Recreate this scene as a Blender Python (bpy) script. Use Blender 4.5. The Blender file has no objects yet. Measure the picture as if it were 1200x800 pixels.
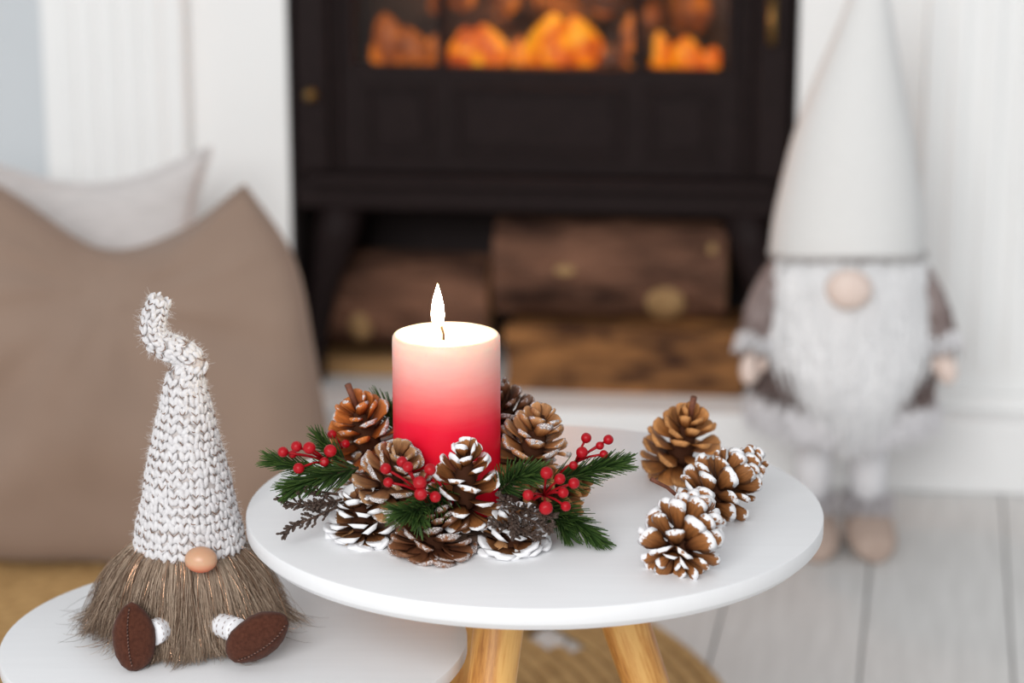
import bpy, bmesh, math, random
from mathutils import Vector, Matrix, noise
import numpy as np

PI = math.pi
R = math.radians
scene = bpy.context.scene
COL = scene.collection
random.seed(7)

# ------------------------------------------------------------------ camera
FPX, CAMH, PITCH = 2833.0, 1.08, R(14.53)
cam_d = bpy.data.cameras.new('camera')
cam = bpy.data.objects.new('camera', cam_d)
COL.objects.link(cam)
cam.location = (0, 0, CAMH)
cam.rotation_euler = (PI / 2 - PITCH, 0, 0)
cam_d.sensor_width = 36.0
cam_d.lens = FPX / 1200 * 36.0
cam_d.clip_start = 0.05
cam_d.dof.use_dof = True
cam_d.dof.focus_distance = 1.80
cam_d.dof.aperture_fstop = 3.7
scene.camera = cam

# ------------------------------------------------------------------ light
world = bpy.data.worlds.new('room_daylight')
scene.world = world
world.use_nodes = True
bg = world.node_tree.nodes['Background']
bg.inputs['Color'].default_value = (0.965, 0.98, 1.0, 1)
bg.inputs['Strength'].default_value = 0.53

def area(name, loc, target, sx, sy, power, color):
    d = bpy.data.lights.new(name, 'AREA')
    d.shape = 'RECTANGLE'
    d.size, d.size_y, d.energy, d.color = sx, sy, power, color
    o = bpy.data.objects.new(name, d)
    COL.objects.link(o)
    o.location = loc
    o.rotation_euler = (Vector(target) - Vector(loc)).to_track_quat('-Z', 'Y').to_euler()
    return o
area('window_daylight', (-1.2, -2.9, 2.7), (0.1, 2.4, 0.4), 3.0, 2.2, 228, (1.0, 0.993, 0.982))

vs = scene.view_settings
vs.view_transform = 'Standard'
vs.look = 'None'
vs.exposure = 0.0
vs.gamma = 1.0
vs.use_curve_mapping = False

# ------------------------------------------------------------------ helpers
def at(px, py, y):
    """world point seen at photo position (px, py), standing at distance y"""
    c, s = math.cos(PITCH), math.sin(PITCH)
    x, v = (px - 600) / FPX, -(py - 400) / FPX
    d = Vector((x, c + v * s, -s + v * c))
    return Vector((0, 0, CAMH)) + d * (y / d.y)

def tag(o, label=None, cat=None, group=None, kind=None):
    if label: o['label'] = label
    if cat: o['category'] = cat
    if group: o['group'] = group
    if kind: o['kind'] = kind
    return o

def empty(name, loc, label, cat, group=None, rotz=0.0):
    o = bpy.data.objects.new(name, None)
    o.empty_display_size = 0.02
    COL.objects.link(o)
    o.location = loc
    o.rotation_euler = (0, 0, rotz)
    return tag(o, label, cat, group)

def link(name, me, parent=None, world=True):
    """world=True: the mesh is in world coordinates, whatever the parent's place"""
    o = bpy.data.objects.new(name, me)
    COL.objects.link(o)
    if parent is not None:
        o.parent = parent
        if world and parent.type == 'EMPTY':
            o.matrix_parent_inverse = Matrix.Translation(-parent.location)
    return o

def cr(pts, n):
    """Catmull-Rom through tuples, n samples"""
    P = np.array([list(p) for p in pts], float)
    P = np.vstack([2 * P[0] - P[1], P, 2 * P[-1] - P[-2]])
    m = len(P) - 3
    out = []
    for i in range(n):
        f = i / (n - 1) * m
        k = min(int(f), m - 1)
        t = f - k
        a, b, c, d = P[k], P[k + 1], P[k + 2], P[k + 3]
        out.append(0.5 * (2 * b + (c - a) * t + (2 * a - 5 * b + 4 * c - d) * t * t + (3 * b - a - 3 * c + d) * t ** 3))
    return out

class MB:
    def __init__(self):
        self.v, self.f, self.mi, self.col = [], [], [], None
    def add(self, vs, fs, mi=0):
        b = len(self.v)
        self.v.extend([tuple(p) for p in vs])
        self.f.extend([tuple(b + i for i in f) for f in fs])
        self.mi.extend([mi] * len(fs))
    def box(self, x0, x1, y0, y1, z0, z1, bev=0.0, mi=0):
        if bev <= 0:
            self.add([(x, y, z) for z in (z0, z1) for y in (y0, y1) for x in (x0, x1)],
                     [(0, 2, 3, 1), (4, 5, 7, 6), (0, 1, 5, 4), (2, 6, 7, 3), (0, 4, 6, 2), (1, 3, 7, 5)], mi)
            return
        bm = bmesh.new()
        bmesh.ops.create_cube(bm, size=1)
        for v in bm.verts:
            v.co = ((x0 + x1) / 2 + v.co.x * (x1 - x0), (y0 + y1) / 2 + v.co.y * (y1 - y0), (z0 + z1) / 2 + v.co.z * (z1 - z0))
        bmesh.ops.bevel(bm, geom=bm.edges[:], offset=bev, segments=2, affect='EDGES', profile=0.5)
        self.addbm(bm, mi)
    def addbm(self, bm, mi=0):
        bm.verts.index_update()
        self.add([v.co[:] for v in bm.verts], [[v.index for v in f.verts] for f in bm.faces], mi)
        bm.free()
    def tube(self, pts, rad, n=8, mi=0, cap=True):
        pts = [Vector(p) for p in pts]
        m = len(pts)
        rad = rad if hasattr(rad, '__len__') else [rad] * m
        d0 = (pts[1] - pts[0]).normalized()
        ref = Vector((0, 0, 1)) if abs(d0.z) < 0.9 else Vector((1, 0, 0))
        nrm = (ref - d0 * ref.dot(d0)).normalized()
        vs_, fs = [], []
        for i, p in enumerate(pts):
            d = (pts[min(i + 1, m - 1)] - pts[max(i - 1, 0)]).normalized()
            nrm = (nrm - d * nrm.dot(d)).normalized()
            bi = d.cross(nrm)
            for k in range(n):
                a = 2 * PI * k / n
                vs_.append(p + (nrm * math.cos(a) + bi * math.sin(a)) * rad[i])
        for i in range(m - 1):
            for k in range(n):
                k2 = (k + 1) % n
                fs.append((i * n + k, i * n + k2, (i + 1) * n + k2, (i + 1) * n + k))
        if cap:
            fs.append(tuple(range(n - 1, -1, -1)))
            fs.append(tuple((m - 1) * n + k for k in range(n)))
        self.add(vs_, fs, mi)
    def lathe(self, prof, c=(0, 0, 0), n=48, mi=0, cap=True):
        vs_, fs = [], []
        for r, z in prof:
            for k in range(n):
                a = 2 * PI * k / n
                vs_.append((c[0] + r * math.cos(a), c[1] + r * math.sin(a), c[2] + z))
        m = len(prof)
        for i in range(m - 1):
            for k in range(n):
                k2 = (k + 1) % n
                fs.append((i * n + k, i * n + k2, (i + 1) * n + k2, (i + 1) * n + k))
        if cap:
            fs.append(tuple(range(n - 1, -1, -1)))
            fs.append(tuple((m - 1) * n + k for k in range(n)))
        self.add(vs_, fs, mi)
    def ball(self, c, r, nu=12, nv=8, M=None, mi=0):
        r = r if hasattr(r, '__len__') else (r, r, r)
        vs_, fs = [], []
        vs_.append(Vector((0, 0, -r[2])))
        for j in range(1, nv):
            b = -PI / 2 + PI * j / nv
            for k in range(nu):
                a = 2 * PI * k / nu
                vs_.append(Vector((r[0] * math.cos(b) * math.cos(a), r[1] * math.cos(b) * math.sin(a), r[2] * math.sin(b))))
        vs_.append(Vector((0, 0, r[2])))
        for k in range(nu):
            fs.append((0, 1 + (k + 1) % nu, 1 + k))
            t = 1 + (nv - 2) * nu
            fs.append((t + k, t + (k + 1) % nu, len(vs_) - 1))
        for j in range(nv - 2):
            for k in range(nu):
                a = 1 + j * nu + k
                b = 1 + j * nu + (k + 1) % nu
                fs.append((a, b, b + nu, a + nu))
        c = Vector(c)
        self.add([c + (M @ p if M else p) for p in vs_], fs, mi)
    def mesh(self, name, mats, smooth=True):
        me = bpy.data.meshes.new(name)
        me.from_pydata(self.v, [], self.f)
        mats = mats if isinstance(mats, (list, tuple)) else [mats]
        for m in mats:
            me.materials.append(m)
        if len(mats) > 1:
            me.polygons.foreach_set('material_index', self.mi)
        if smooth:
            me.polygons.foreach_set('use_smooth', [True] * len(me.polygons))
        me.update()
        return me
    def build(self, name, mats, parent=None, smooth=True, world=True, sharp=None):
        me = self.mesh(name, mats, smooth)
        if sharp is not None and smooth:
            me.set_sharp_from_angle(angle=R(sharp))
        return link(name, me, parent, world)

def strand_mesh(name, strands, mat, sides=3):
    """strands: list of (points, root radius, tip radius, colour root, colour tip)"""
    vs_, fs, cols = [], [], []
    for pts, r0, r1, c0, c1 in strands:
        b = len(vs_)
        m = len(pts)
        d = (pts[-1] - pts[0])
        d = d.normalized() if d.length > 1e-9 else Vector((0, 0, 1))
        a1 = d.cross(Vector((0.3, 0.9, 0.31))).normalized()
        a2 = d.cross(a1)
        for i, p in enumerate(pts):
            t = i / (m - 1)
            r = r0 + (r1 - r0) * t * t
            c = [c0[j] + (c1[j] - c0[j]) * t ** 2.2 for j in range(3)]
            for k in range(sides):
                a = 2 * PI * k / sides
                vs_.append(tuple(p + a1 * (r * math.cos(a)) + a2 * (r * math.sin(a))))
                cols.extend((c[0], c[1], c[2], 1.0))
        for i in range(m - 1):
            for k in range(sides):
                k2 = (k + 1) % sides
                fs.append((b + i * sides + k, b + i * sides + k2, b + (i + 1) * sides + k2, b + (i + 1) * sides + k))
    me = bpy.data.meshes.new(name)
    me.from_pydata(vs_, [], fs)
    me.materials.append(mat)
    ca = me.color_attributes.new('pigment', 'FLOAT_COLOR', 'POINT')
    ca.data.foreach_set('color', cols)
    me.polygons.foreach_set('use_smooth', [True] * len(me.polygons))
    me.update()
    return me

def bez(a, b, c, n=6):
    return [a * ((1 - t) ** 2) + b * (2 * t * (1 - t)) + c * (t * t) for t in [i / (n - 1) for i in range(n)]]

# ------------------------------------------------------------------ materials
def new_mat(name):
    m = bpy.data.materials.new(name)
    m.use_nodes = True
    nt = m.node_tree
    return m, nt, nt.nodes['Principled BSDF']

def N(nt, t, **kw):
    n = nt.nodes.new(t)
    for k, v in kw.items():
        setattr(n, k, v)
    return n

def ramp(nt, fac, stops):
    r = N(nt, 'ShaderNodeValToRGB')
    e = r.color_ramp.elements
    while len(e) < len(stops):
        e.new(0.5)
    for el, (p, c) in zip(e, stops):
        el.position = p
        el.color = (c[0], c[1], c[2], 1)
    nt.links.new(fac, r.inputs['Fac'])
    return r.outputs['Color']

def coord(nt, kind='Object', scale=(1, 1, 1)):
    tc = N(nt, 'ShaderNodeTexCoord')
    mp = N(nt, 'ShaderNodeMapping')
    mp.inputs['Scale'].default_value = scale
    nt.links.new(tc.outputs[kind], mp.inputs['Vector'])
    return mp.outputs['Vector']

def tex_noise(nt, vec, scale, detail=3, rough=0.5, dist=0.0):
    n = N(nt, 'ShaderNodeTexNoise')
    n.inputs['Scale'].default_value = scale
    n.inputs['Detail'].default_value = detail
    n.inputs['Roughness'].default_value = rough
    n.inputs['Distortion'].default_value = dist
    nt.links.new(vec, n.inputs['Vector'])
    return n.outputs['Fac']

def bump(nt, b, h, strength=0.3, dist=0.001):
    n = N(nt, 'ShaderNodeBump')
    n.inputs['Strength'].default_value = strength
    n.inputs['Distance'].default_value = dist
    nt.links.new(h, n.inputs['Height'])
    nt.links.new(n.outputs['Normal'], b.inputs['Normal'])

def plain(name, c0, c1=None, scale=20, rough=0.5, bmp=0.0, bscale=None, bdist=0.001, stretch=(1, 1, 1), metal=0.0, spec=0.5, sheen=0.0, detail=4):
    m, nt, b = new_mat(name)
    c1 = c1 or tuple(x * 0.93 for x in c0)
    vec = coord(nt, 'Object', stretch)
    nz = tex_noise(nt, vec, scale, detail)
    nt.links.new(ramp(nt, nz, [(0.3, c0), (0.7, c1)]), b.inputs['Base Color'])
    b.inputs['Roughness'].default_value = rough
    b.inputs['Metallic'].default_value = metal
    b.inputs['Specular IOR Level'].default_value = spec
    b.inputs['Sheen Weight'].default_value = sheen
    if bmp:
        bump(nt, b, tex_noise(nt, vec, bscale or scale * 2, detail), bmp, bdist)
    return m

def wood(name, c0, c1, c2, stretch, scale=1.0, rough=0.45, bmp=0.15, dist=1.0):
    m, nt, b = new_mat(name)
    vec = coord(nt, 'Object', stretch)
    w = N(nt, 'ShaderNodeTexWave', wave_type='RINGS', rings_direction='Z')
    w.inputs['Scale'].default_value = scale
    w.inputs['Distortion'].default_value = 6.0 * dist
    w.inputs['Detail'].default_value = 3
    w.inputs['Detail Scale'].default_value = 1.2
    nt.links.new(vec, w.inputs['Vector'])
    fine = tex_noise(nt, vec, scale * 9, 5, 0.65)
    mx = N(nt, 'ShaderNodeMath', operation='MULTIPLY_ADD')
    nt.links.new(w.outputs['Fac'], mx.inputs[0])
    mx.inputs[1].default_value = 0.45
    nt.links.new(fine, mx.inputs[2])
    nt.links.new(ramp(nt, mx.outputs[0], [(0.3, c0), (0.6, c1), (0.95, c2)]), b.inputs['Base Color'])
    b.inputs['Roughness'].default_value = rough
    bump(nt, b, mx.outputs[0], bmp, 0.001)
    return m

def pigment_mat(name, rough=0.5, spec=0.4):
    m, nt, b = new_mat(name)
    a = N(nt, 'ShaderNodeVertexColor', layer_name='pigment')
    nt.links.new(a.outputs['Color'], b.inputs['Base Color'])
    b.inputs['Roughness'].default_value = rough
    b.inputs['Specular IOR Level'].default_value = spec
    return m

def emit_noise(name, stops, scale, strength, stretch=(1, 1, 1)):
    m, nt, b = new_mat(name)
    vec = coord(nt, 'Object', stretch)
    nz = tex_noise(nt, vec, scale, 3, 0.55, 0.6)
    col = ramp(nt, nz, stops)
    b.inputs['Base Color'].default_value = (0.01, 0.006, 0.004, 1)
    nt.links.new(col, b.inputs['Emission Color'])
    b.inputs['Emission Strength'].default_value = strength
    return m

def cone_mat(name, root, mid, tip, frost=None, edge=0.8, spread=0.2, shine=0.0, speck=0.0):
    """pine cone scale: pigment along the scale's own length (local x 0..1), frosting on its tip"""
    m, nt, b = new_mat(name)
    tc = N(nt, 'ShaderNodeAttribute', attribute_name='scale_loc')
    sp = N(nt, 'ShaderNodeSeparateXYZ')
    nt.links.new(tc.outputs['Vector'], sp.inputs[0])
    oi = N(nt, 'ShaderNodeObjectInfo')
    geo = N(nt, 'ShaderNodeNewGeometry')
    mp = N(nt, 'ShaderNodeMapping'); mp.inputs['Scale'].default_value = (2.2, 15, 9)
    nt.links.new(tc.outputs['Vector'], mp.inputs['Vector'])
    wn = tex_noise(nt, mp.outputs['Vector'], 1.0, 5, 0.65)
    base = ramp(nt, sp.outputs['X'], [(0.15, root), (0.55, mid), (0.95, tip)])  # root and mid tones also deepened to carry shade between scales
    hsv = N(nt, 'ShaderNodeHueSaturation')
    ml = N(nt, 'ShaderNodeMath', operation='MULTIPLY_ADD')
    nt.links.new(wn, ml.inputs[0])
    ml.inputs[1].default_value = 1.5
    ml.inputs[2].default_value = -0.02
    ad = N(nt, 'ShaderNodeMath', operation='MULTIPLY_ADD')
    nt.links.new(oi.outputs['Random'], ad.inputs[0])
    ad.inputs[1].default_value = 0.35
    nt.links.new(ml.outputs[0], ad.inputs[2])
    nt.links.new(ad.outputs[0], hsv.inputs['Value'])
    nt.links.new(base, hsv.inputs['Color'])
    out = hsv.outputs['Color']
    if frost:
        wn2 = tex_noise(nt, geo.outputs['Position'], 260, 3, 0.6)
        s1 = N(nt, 'ShaderNodeMath', operation='MULTIPLY_ADD')
        nt.links.new(wn2, s1.inputs[0])
        s1.inputs[1].default_value = spread * 2
        yy = N(nt, 'ShaderNodeMath', operation='MULTIPLY')
        nt.links.new(sp.outputs['Y'], yy.inputs[0]); nt.links.new(sp.outputs['Y'], yy.inputs[1])
        ee = N(nt, 'ShaderNodeMath', operation='MULTIPLY_ADD')
        nt.links.new(yy.outputs[0], ee.inputs[0]); ee.inputs[1].default_value = 1.9
        nt.links.new(sp.outputs['X'], ee.inputs[2])
        nt.links.new(ee.outputs[0], s1.inputs[2])
        s2 = N(nt, 'ShaderNodeMath', operation='MULTIPLY_ADD')
        nt.links.new(oi.outputs['Random'], s2.inputs[0])
        s2.inputs[1].default_value = 0.16
        nt.links.new(s1.outputs[0], s2.inputs[2])
        mr = N(nt, 'ShaderNodeMapRange')
        mr.inputs['From Min'].default_value = edge + spread
        mr.inputs['From Max'].default_value = edge + spread + 0.05
        nt.links.new(s2.outputs[0], mr.inputs['Value'])
        mx = N(nt, 'ShaderNodeMix', data_type='RGBA')
        nt.links.new(mr.outputs['Result'], mx.inputs['Factor'])
        nt.links.new(out, mx.inputs['A'])
        if speck:
            wn3 = tex_noise(nt, geo.outputs['Position'], 1500, 1, 0.5)
            fc = ramp(nt, wn3, [(0.38, (0.16, 0.10, 0.08)), (0.55, frost), (0.68, (1, 1, 1))])
            nt.links.new(fc, mx.inputs['B'])
        else:
            mx.inputs['B'].default_value = (*frost, 1)
        out = mx.outputs['Result']
    nt.links.new(out, b.inputs['Base Color'])
    b.inputs['Roughness'].default_value = 0.55 - 0.25 * shine
    b.inputs['Specular IOR Level'].default_value = 0.15 + 0.3 * shine
    bump(nt, b, wn, 0.5, 0.0006)
    return m

M = {}
M['white_paint'] = plain('white_paint', (0.90, 0.905, 0.90), (0.88, 0.885, 0.88), 6, 0.5, 0.03, spec=0.3)
M['wall_blue'] = plain('pale_blue_grey_wall', (0.645, 0.675, 0.70), (0.62, 0.65, 0.675), 4, 0.8, 0.03)  # bluer tint is the shade behind the mantel, put into the colour
M['hearth'] = plain('white_hearth_paint', (0.90, 0.905, 0.905), (0.88, 0.885, 0.885), 5, 0.5, 0.02, spec=0.3)
M['plank'] = plain('whitewashed_plank', (0.74, 0.73, 0.715), (0.64, 0.63, 0.615), 9, 0.5, 0.12, 40, 0.001, (8, 0.7, 1))
M['subfloor'] = plain('grey_gap', (0.50, 0.48, 0.46), None, 10, 0.9)
M['table_white'] = plain('white_lacquer', (0.84, 0.845, 0.86), (0.82, 0.825, 0.84), 12, 0.42, 0.02, 60, 0.0004, (1, 12, 1), spec=0.4)
M['rim_white'] = plain('white_lacquer_rim', (0.86, 0.865, 0.87), (0.83, 0.835, 0.84), 30, 0.35, 0.05)
M['leg_wood'] = wood('honey_leg_wood', (0.30, 0.10, 0.018), (0.58, 0.26, 0.06), (0.74, 0.42, 0.13), (38, 38, 4.0), 1.0, 0.4, 0.1, 0.9)
M['iron'] = plain('dark_cast_iron', (0.0175, 0.0105, 0.0105), (0.013, 0.0078, 0.0078), 60, 0.6, 0.1, 200, 0.0008, spec=0.12)
M['iron_in'] = plain('firebox_iron', (0.10, 0.055, 0.035), (0.05, 0.03, 0.02), 14, 0.8, 0.2)
M['brass'] = plain('aged_brass', (0.26, 0.16, 0.05), (0.18, 0.10, 0.035), 40, 0.4, 0, metal=0.9)
M['recess'] = plain('recess_black', (0.03, 0.02, 0.02), None, 10, 0.9)
M['bark'] = plain('brown_bark', (0.24, 0.115, 0.070), (0.04, 0.018, 0.012), 8, 0.85, 1.0, 22, 0.02, (1, 2.6, 2.6), detail=6, spec=0.25)
M['cutwood'] = wood('cut_log_end', (0.36, 0.20, 0.09), (0.5, 0.30, 0.13), (0.6, 0.38, 0.18), (40, 40, 40), 1.0, 0.8, 0.2)
M['split'] = plain('split_wood', (0.40, 0.18, 0.062), (0.045, 0.018, 0.010), 9, 0.8, 0.7, 20, 0.008, (1.5, 4, 5), detail=6, spec=0.2)
M['slab'] = plain('pale_slab_wood', (0.55, 0.32, 0.13), (0.36, 0.19, 0.075), 12, 0.8, 0.3, 24, 0.003, (1, 4, 9), detail=5)
M['knot'] = plain('pale_knot', (0.46, 0.29, 0.13), (0.30, 0.17, 0.07), 40, 0.8, 0.3)
M['jute'] = plain('jute_braid', (0.56, 0.345, 0.14), (0.40, 0.23, 0.085), 55, 0.9, 0.8, 130, 0.003)
M['pillow_taupe'] = plain('taupe_linen', (0.31, 0.22, 0.17), (0.275, 0.193, 0.148), 7, 0.85, 0.25, 700, 0.0006, sheen=0.2, spec=0.2)
M['pillow_grey'] = plain('pale_grey_linen', (0.68, 0.645, 0.635), (0.58, 0.55, 0.54), 140, 0.9, 0.4, 420, 0.001, (0.25, 0.25, 1.6), sheen=0.2)
M['yarn'] = plain('white_yarn', (0.76, 0.745, 0.755), (0.62, 0.60, 0.61), 400, 0.8, 0.6, 1200, 0.0006, sheen=0.4)
M['yarn_under'] = plain('beige_yarn_under', (0.70, 0.66, 0.65), (0.50, 0.43, 0.40), 300, 0.9, 0.5, 900, 0.0008)
M['thread'] = plain('brown_thread', (0.16, 0.075, 0.04), (0.24, 0.13, 0.08), 500, 0.6)
M['felt'] = plain('brown_felt', (0.098, 0.034, 0.020), (0.060, 0.020, 0.012), 350, 0.95, 0.8, 1400, 0.0006, sheen=0.1, spec=0.1)
M['stitch'] = plain('stitch_thread', (0.30, 0.16, 0.12), (0.05, 0.02, 0.015), 600, 0.6)
M['hole'] = plain('dark_seam', (0.03, 0.012, 0.009), None, 100, 0.9)
M['fur'] = pigment_mat('fur_pigment', 0.45, 0.3)
M['softfur'] = pigment_mat('soft_fur_pigment', 0.7, 0.25)
M['needle'] = pigment_mat('needle_pigment', 0.45, 0.2)
M['tinsel'] = plain('copper_tinsel', (0.95, 0.62, 0.42), (0.8, 0.45, 0.28), 300, 0.18, 0, metal=1.0)
M['body'] = plain('beige_fleece', (0.13, 0.09, 0.068), None, 80, 0.95)
M['berry'] = plain('red_berry', (0.46, 0.003, 0.010), (0.32, 0.002, 0.008), 180, 0.4, 0.1, 700, 0.0004, spec=0.3)
M['berrystem'] = plain('red_stem', (0.40, 0.004, 0.010), (0.28, 0.003, 0.008), 200, 0.5, spec=0.2)
M['twig'] = plain('brown_twig', (0.10, 0.055, 0.035), (0.05, 0.026, 0.018), 120, 0.8, 0.5)
M['suede'] = plain('beige_suede', (0.52, 0.40, 0.335), (0.44, 0.33, 0.275), 60, 0.95, 0.3)
M['skin'] = plain('beige_cloth_skin', (0.82, 0.68, 0.61), (0.77, 0.62, 0.55), 50, 0.85)
M['whitecloth'] = plain('white_knit_cloth', (0.86, 0.86, 0.885), (0.80, 0.80, 0.83), 120, 0.9, 0.4, 400, 0.001)
M['hatwhite'] = plain('white_felt_hat', (0.80, 0.80, 0.79), (0.75, 0.75, 0.745), 160, 0.95, 0.5, 260, 0.0016, (1, 1, 2.2))
M['coat'] = plain('grey_brown_plush', (0.20, 0.15, 0.14), (0.32, 0.26, 0.25), 40, 0.95)

# nose of the sitting gnome: peach, redder towards the underside
m, nt, b = new_mat('peach_nose')
vec = coord(nt, 'Generated')
sp = N(nt, 'ShaderNodeSeparateXYZ'); nt.links.new(vec, sp.inputs[0])
nt.links.new(ramp(nt, sp.outputs['Z'], [(0.05, (0.62, 0.10, 0.05)), (0.28, (0.66, 0.27, 0.15)), (0.5, (0.62, 0.36, 0.22)), (0.9, (0.58, 0.32, 0.19))]), b.inputs['Base Color'])
b.inputs['Roughness'].default_value = 0.38
b.inputs['Subsurface Weight'].default_value = 0.1
b.inputs['Subsurface Scale'].default_value = 0.004
M['nose'] = m

# ombre wax
m, nt, b = new_mat('ombre_wax')
vec = coord(nt, 'Generated')
sp = N(nt, 'ShaderNodeSeparateXYZ'); nt.links.new(vec, sp.inputs[0])
nz = tex_noise(nt, coord(nt, 'Object', (1, 1, 5)), 30, 3)
ad = N(nt, 'ShaderNodeMath', operation='MULTIPLY_ADD')
nt.links.new(nz, ad.inputs[0]); ad.inputs[1].default_value = 0.06; nt.links.new(sp.outputs['Z'], ad.inputs[2])
col = ramp(nt, ad.outputs[0], [(0.46, (0.80, 0.002, 0.022)), (0.60, (0.86, 0.012, 0.045)), (0.70, (0.88, 0.11, 0.12)), (0.80, (0.90, 0.27, 0.245)), (0.92, (0.92, 0.50, 0.43)), (1.0, (0.93, 0.66, 0.53))])
nt.links.new(col, b.inputs['Base Color'])
b.inputs['Roughness'].default_value = 0.45
b.inputs['Specular IOR Level'].default_value = 0.25
b.inputs['Subsurface Weight'].default_value = 0.5
b.inputs['Subsurface Radius'].default_value = (1.0, 0.35, 0.2)
b.inputs['Subsurface Scale'].default_value = 0.012
bump(nt, b, tex_noise(nt, coord(nt, 'Object', (1, 1, 0.4)), 260, 3), 0.12, 0.0006)
M['wax'] = m
m, nt, b = new_mat('candle_flame')
vec = coord(nt, 'Generated')
sp = N(nt, 'ShaderNodeSeparateXYZ'); nt.links.new(vec, sp.inputs[0])
nt.links.new(ramp(nt, sp.outputs['Z'], [(0.0, (1.0, 0.55, 0.16)), (0.22, (1.0, 0.82, 0.5)), (0.7, (1.0, 0.86, 0.55)), (1.0, (1.0, 0.55, 0.14))]), b.inputs['Emission Color'])
b.inputs['Emission Strength'].default_value = 190.0
b.inputs['Base Color'].default_value = (1, 0.8, 0.4, 1)
M['flame'] = m
M['wick'] = plain('charred_wick', (0.03, 0.02, 0.015), None, 200, 0.9)
M['fire'] = emit_noise('stove_flame', [(0.30, (0.22, 0.022, 0.0)), (0.44, (0.80, 0.12, 0.001)), (0.56, (1.0, 0.30, 0.003)), (0.72, (1.0, 0.46, 0.012))], 30, 1.05)
M['fire_dim'] = emit_noise('stove_flame_low', [(0.36, (0.03, 0.006, 0.001)), (0.50, (0.26, 0.050, 0.003)), (0.66, (0.75, 0.19, 0.008))], 24, 0.9)
M['ember'] = emit_noise('glowing_ember', [(0.38, (0.03, 0.006, 0.001)), (0.50, (0.5, 0.10, 0.004)), (0.70, (1.0, 0.32, 0.01))], 26, 0.9)
M['charlog'] = plain('charred_log', (0.05, 0.025, 0.016), (0.02, 0.011, 0.009), 30, 0.9, 0.5)
m, nt, b = new_mat('stove_glass')
tr = N(nt, 'ShaderNodeBsdfTransparent'); tr.inputs['Color'].default_value = (0.93, 0.9, 0.87, 1)
gl = N(nt, 'ShaderNodeBsdfGlossy'); gl.inputs['Roughness'].default_value = 0.08
mx = N(nt, 'ShaderNodeMixShader'); mx.inputs[0].default_value = 0.02
nt.links.new(tr.outputs[0], mx.inputs[1]); nt.links.new(gl.outputs[0], mx.inputs[2])
nt.links.new(mx.outputs[0], nt.nodes['Material Output'].inputs['Surface'])
M['glass'] = m

M['cone_white'] = cone_mat('cone_white_tipped', (0.045, 0.013, 0.006), (0.24, 0.088, 0.026), (0.36, 0.15, 0.05), (0.86, 0.86, 0.88), 1.00, 0.24)
M['cone_heavy'] = cone_mat('cone_heavily_whitened', (0.04, 0.012, 0.007), (0.19, 0.075, 0.028), (0.44, 0.235, 0.095), (0.88, 0.88, 0.90), 0.80, 0.18)
M['cone_silver'] = cone_mat('cone_silver_dusted', (0.06, 0.020, 0.011), (0.32, 0.140, 0.058), (0.46, 0.25, 0.12), (0.60, 0.56, 0.56), 1.06, 0.26, 0.4, 1.0)
M['cone_tan'] = cone_mat('cone_tan_silver_tipped', (0.06, 0.018, 0.009), (0.36, 0.145, 0.048), (0.54, 0.27, 0.115), (0.62, 0.58, 0.58), 1.10, 0.26, 0.4, 1.0)
M['cone_dark'] = cone_mat('cone_dark_dusted', (0.028, 0.009, 0.006), (0.13, 0.045, 0.020), (0.25, 0.105, 0.048), (0.46, 0.38, 0.36), 1.07, 0.26, 0.4, 1.0)
M['cone_orange'] = cone_mat('cone_orange_brown', (0.07, 0.013, 0.005), (0.38, 0.095, 0.018), (0.60, 0.19, 0.045), (0.70, 0.66, 0.66), 1.12, 0.22, 0.4, 1.0)  # orange brown with the candle's warm reflection put into the colour
M['cone_plain'] = cone_mat('cone_plain_brown', (0.07, 0.020, 0.007), (0.33, 0.122, 0.034), (0.52, 0.24, 0.085))
M['cone_base'] = cone_mat('cone_pale_base', (0.10, 0.04, 0.018), (0.40, 0.20, 0.085), (0.56, 0.33, 0.15))
M['cone_core'] = plain('cone_core_brown', (0.06, 0.022, 0.011), None, 200, 0.9, spec=0.1)

# ================================================================== the room
TH = R(-6.0)
OR = Vector((0.5632, 3.3033, 0.0))
UA = Vector((math.cos(TH), math.sin(TH), 0))
VA = Vector((-math.sin(TH), math.cos(TH), 0))
def W(u, v, z):
    return OR + UA * u + VA * v + Vector((0, 0, z))
def room(o):
    o.location = OR
    o.rotation_euler = (0, 0, TH)
    return o
def rempty(name, label, cat, group=None):
    return empty(name, OR, label, cat, group, TH)

mb = MB(); mb.box(-2.6, 1.9, -3.6, 0.75, -0.06, -0.012)
floor = mb.build('floor', M['subfloor'], smooth=False); tag(floor, kind='structure')
floor.location = OR; floor.rotation_euler = (0, 0, R(-10.0))
tag(floor, 'whitewashed wide plank floor')
PW = 0.176
seam0 = -0.0387
k0 = -14
for k in range(k0, 11):
    u0 = seam0 + k * PW
    mb = MB()
    cut = -1.9 - 0.9 * ((k * 37) % 11) / 11
    mb.box(u0 + 0.0013, u0 + PW - 0.0013, cut, 0.74, -0.013, 0.0, 0.0012)
    link('plank', mb.mesh('plank', M['plank'], False), floor, False)
    mb = MB()
    mb.box(u0 + 0.0013, u0 + PW - 0.0013, -3.55, cut - 0.003, -0.013, 0.0, 0.0012)
    link('plank', mb.mesh('plank', M['plank'], False), floor, False)

mb = MB(); mb.box(-2.6, 1.9, 0.40, 0.50, -0.06, 2.5)
wb = room(mb.build('wall_back', M['wall_blue'], smooth=False)); tag(wb, 'pale blue grey wall behind the fireplace surround', kind='structure')

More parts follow.
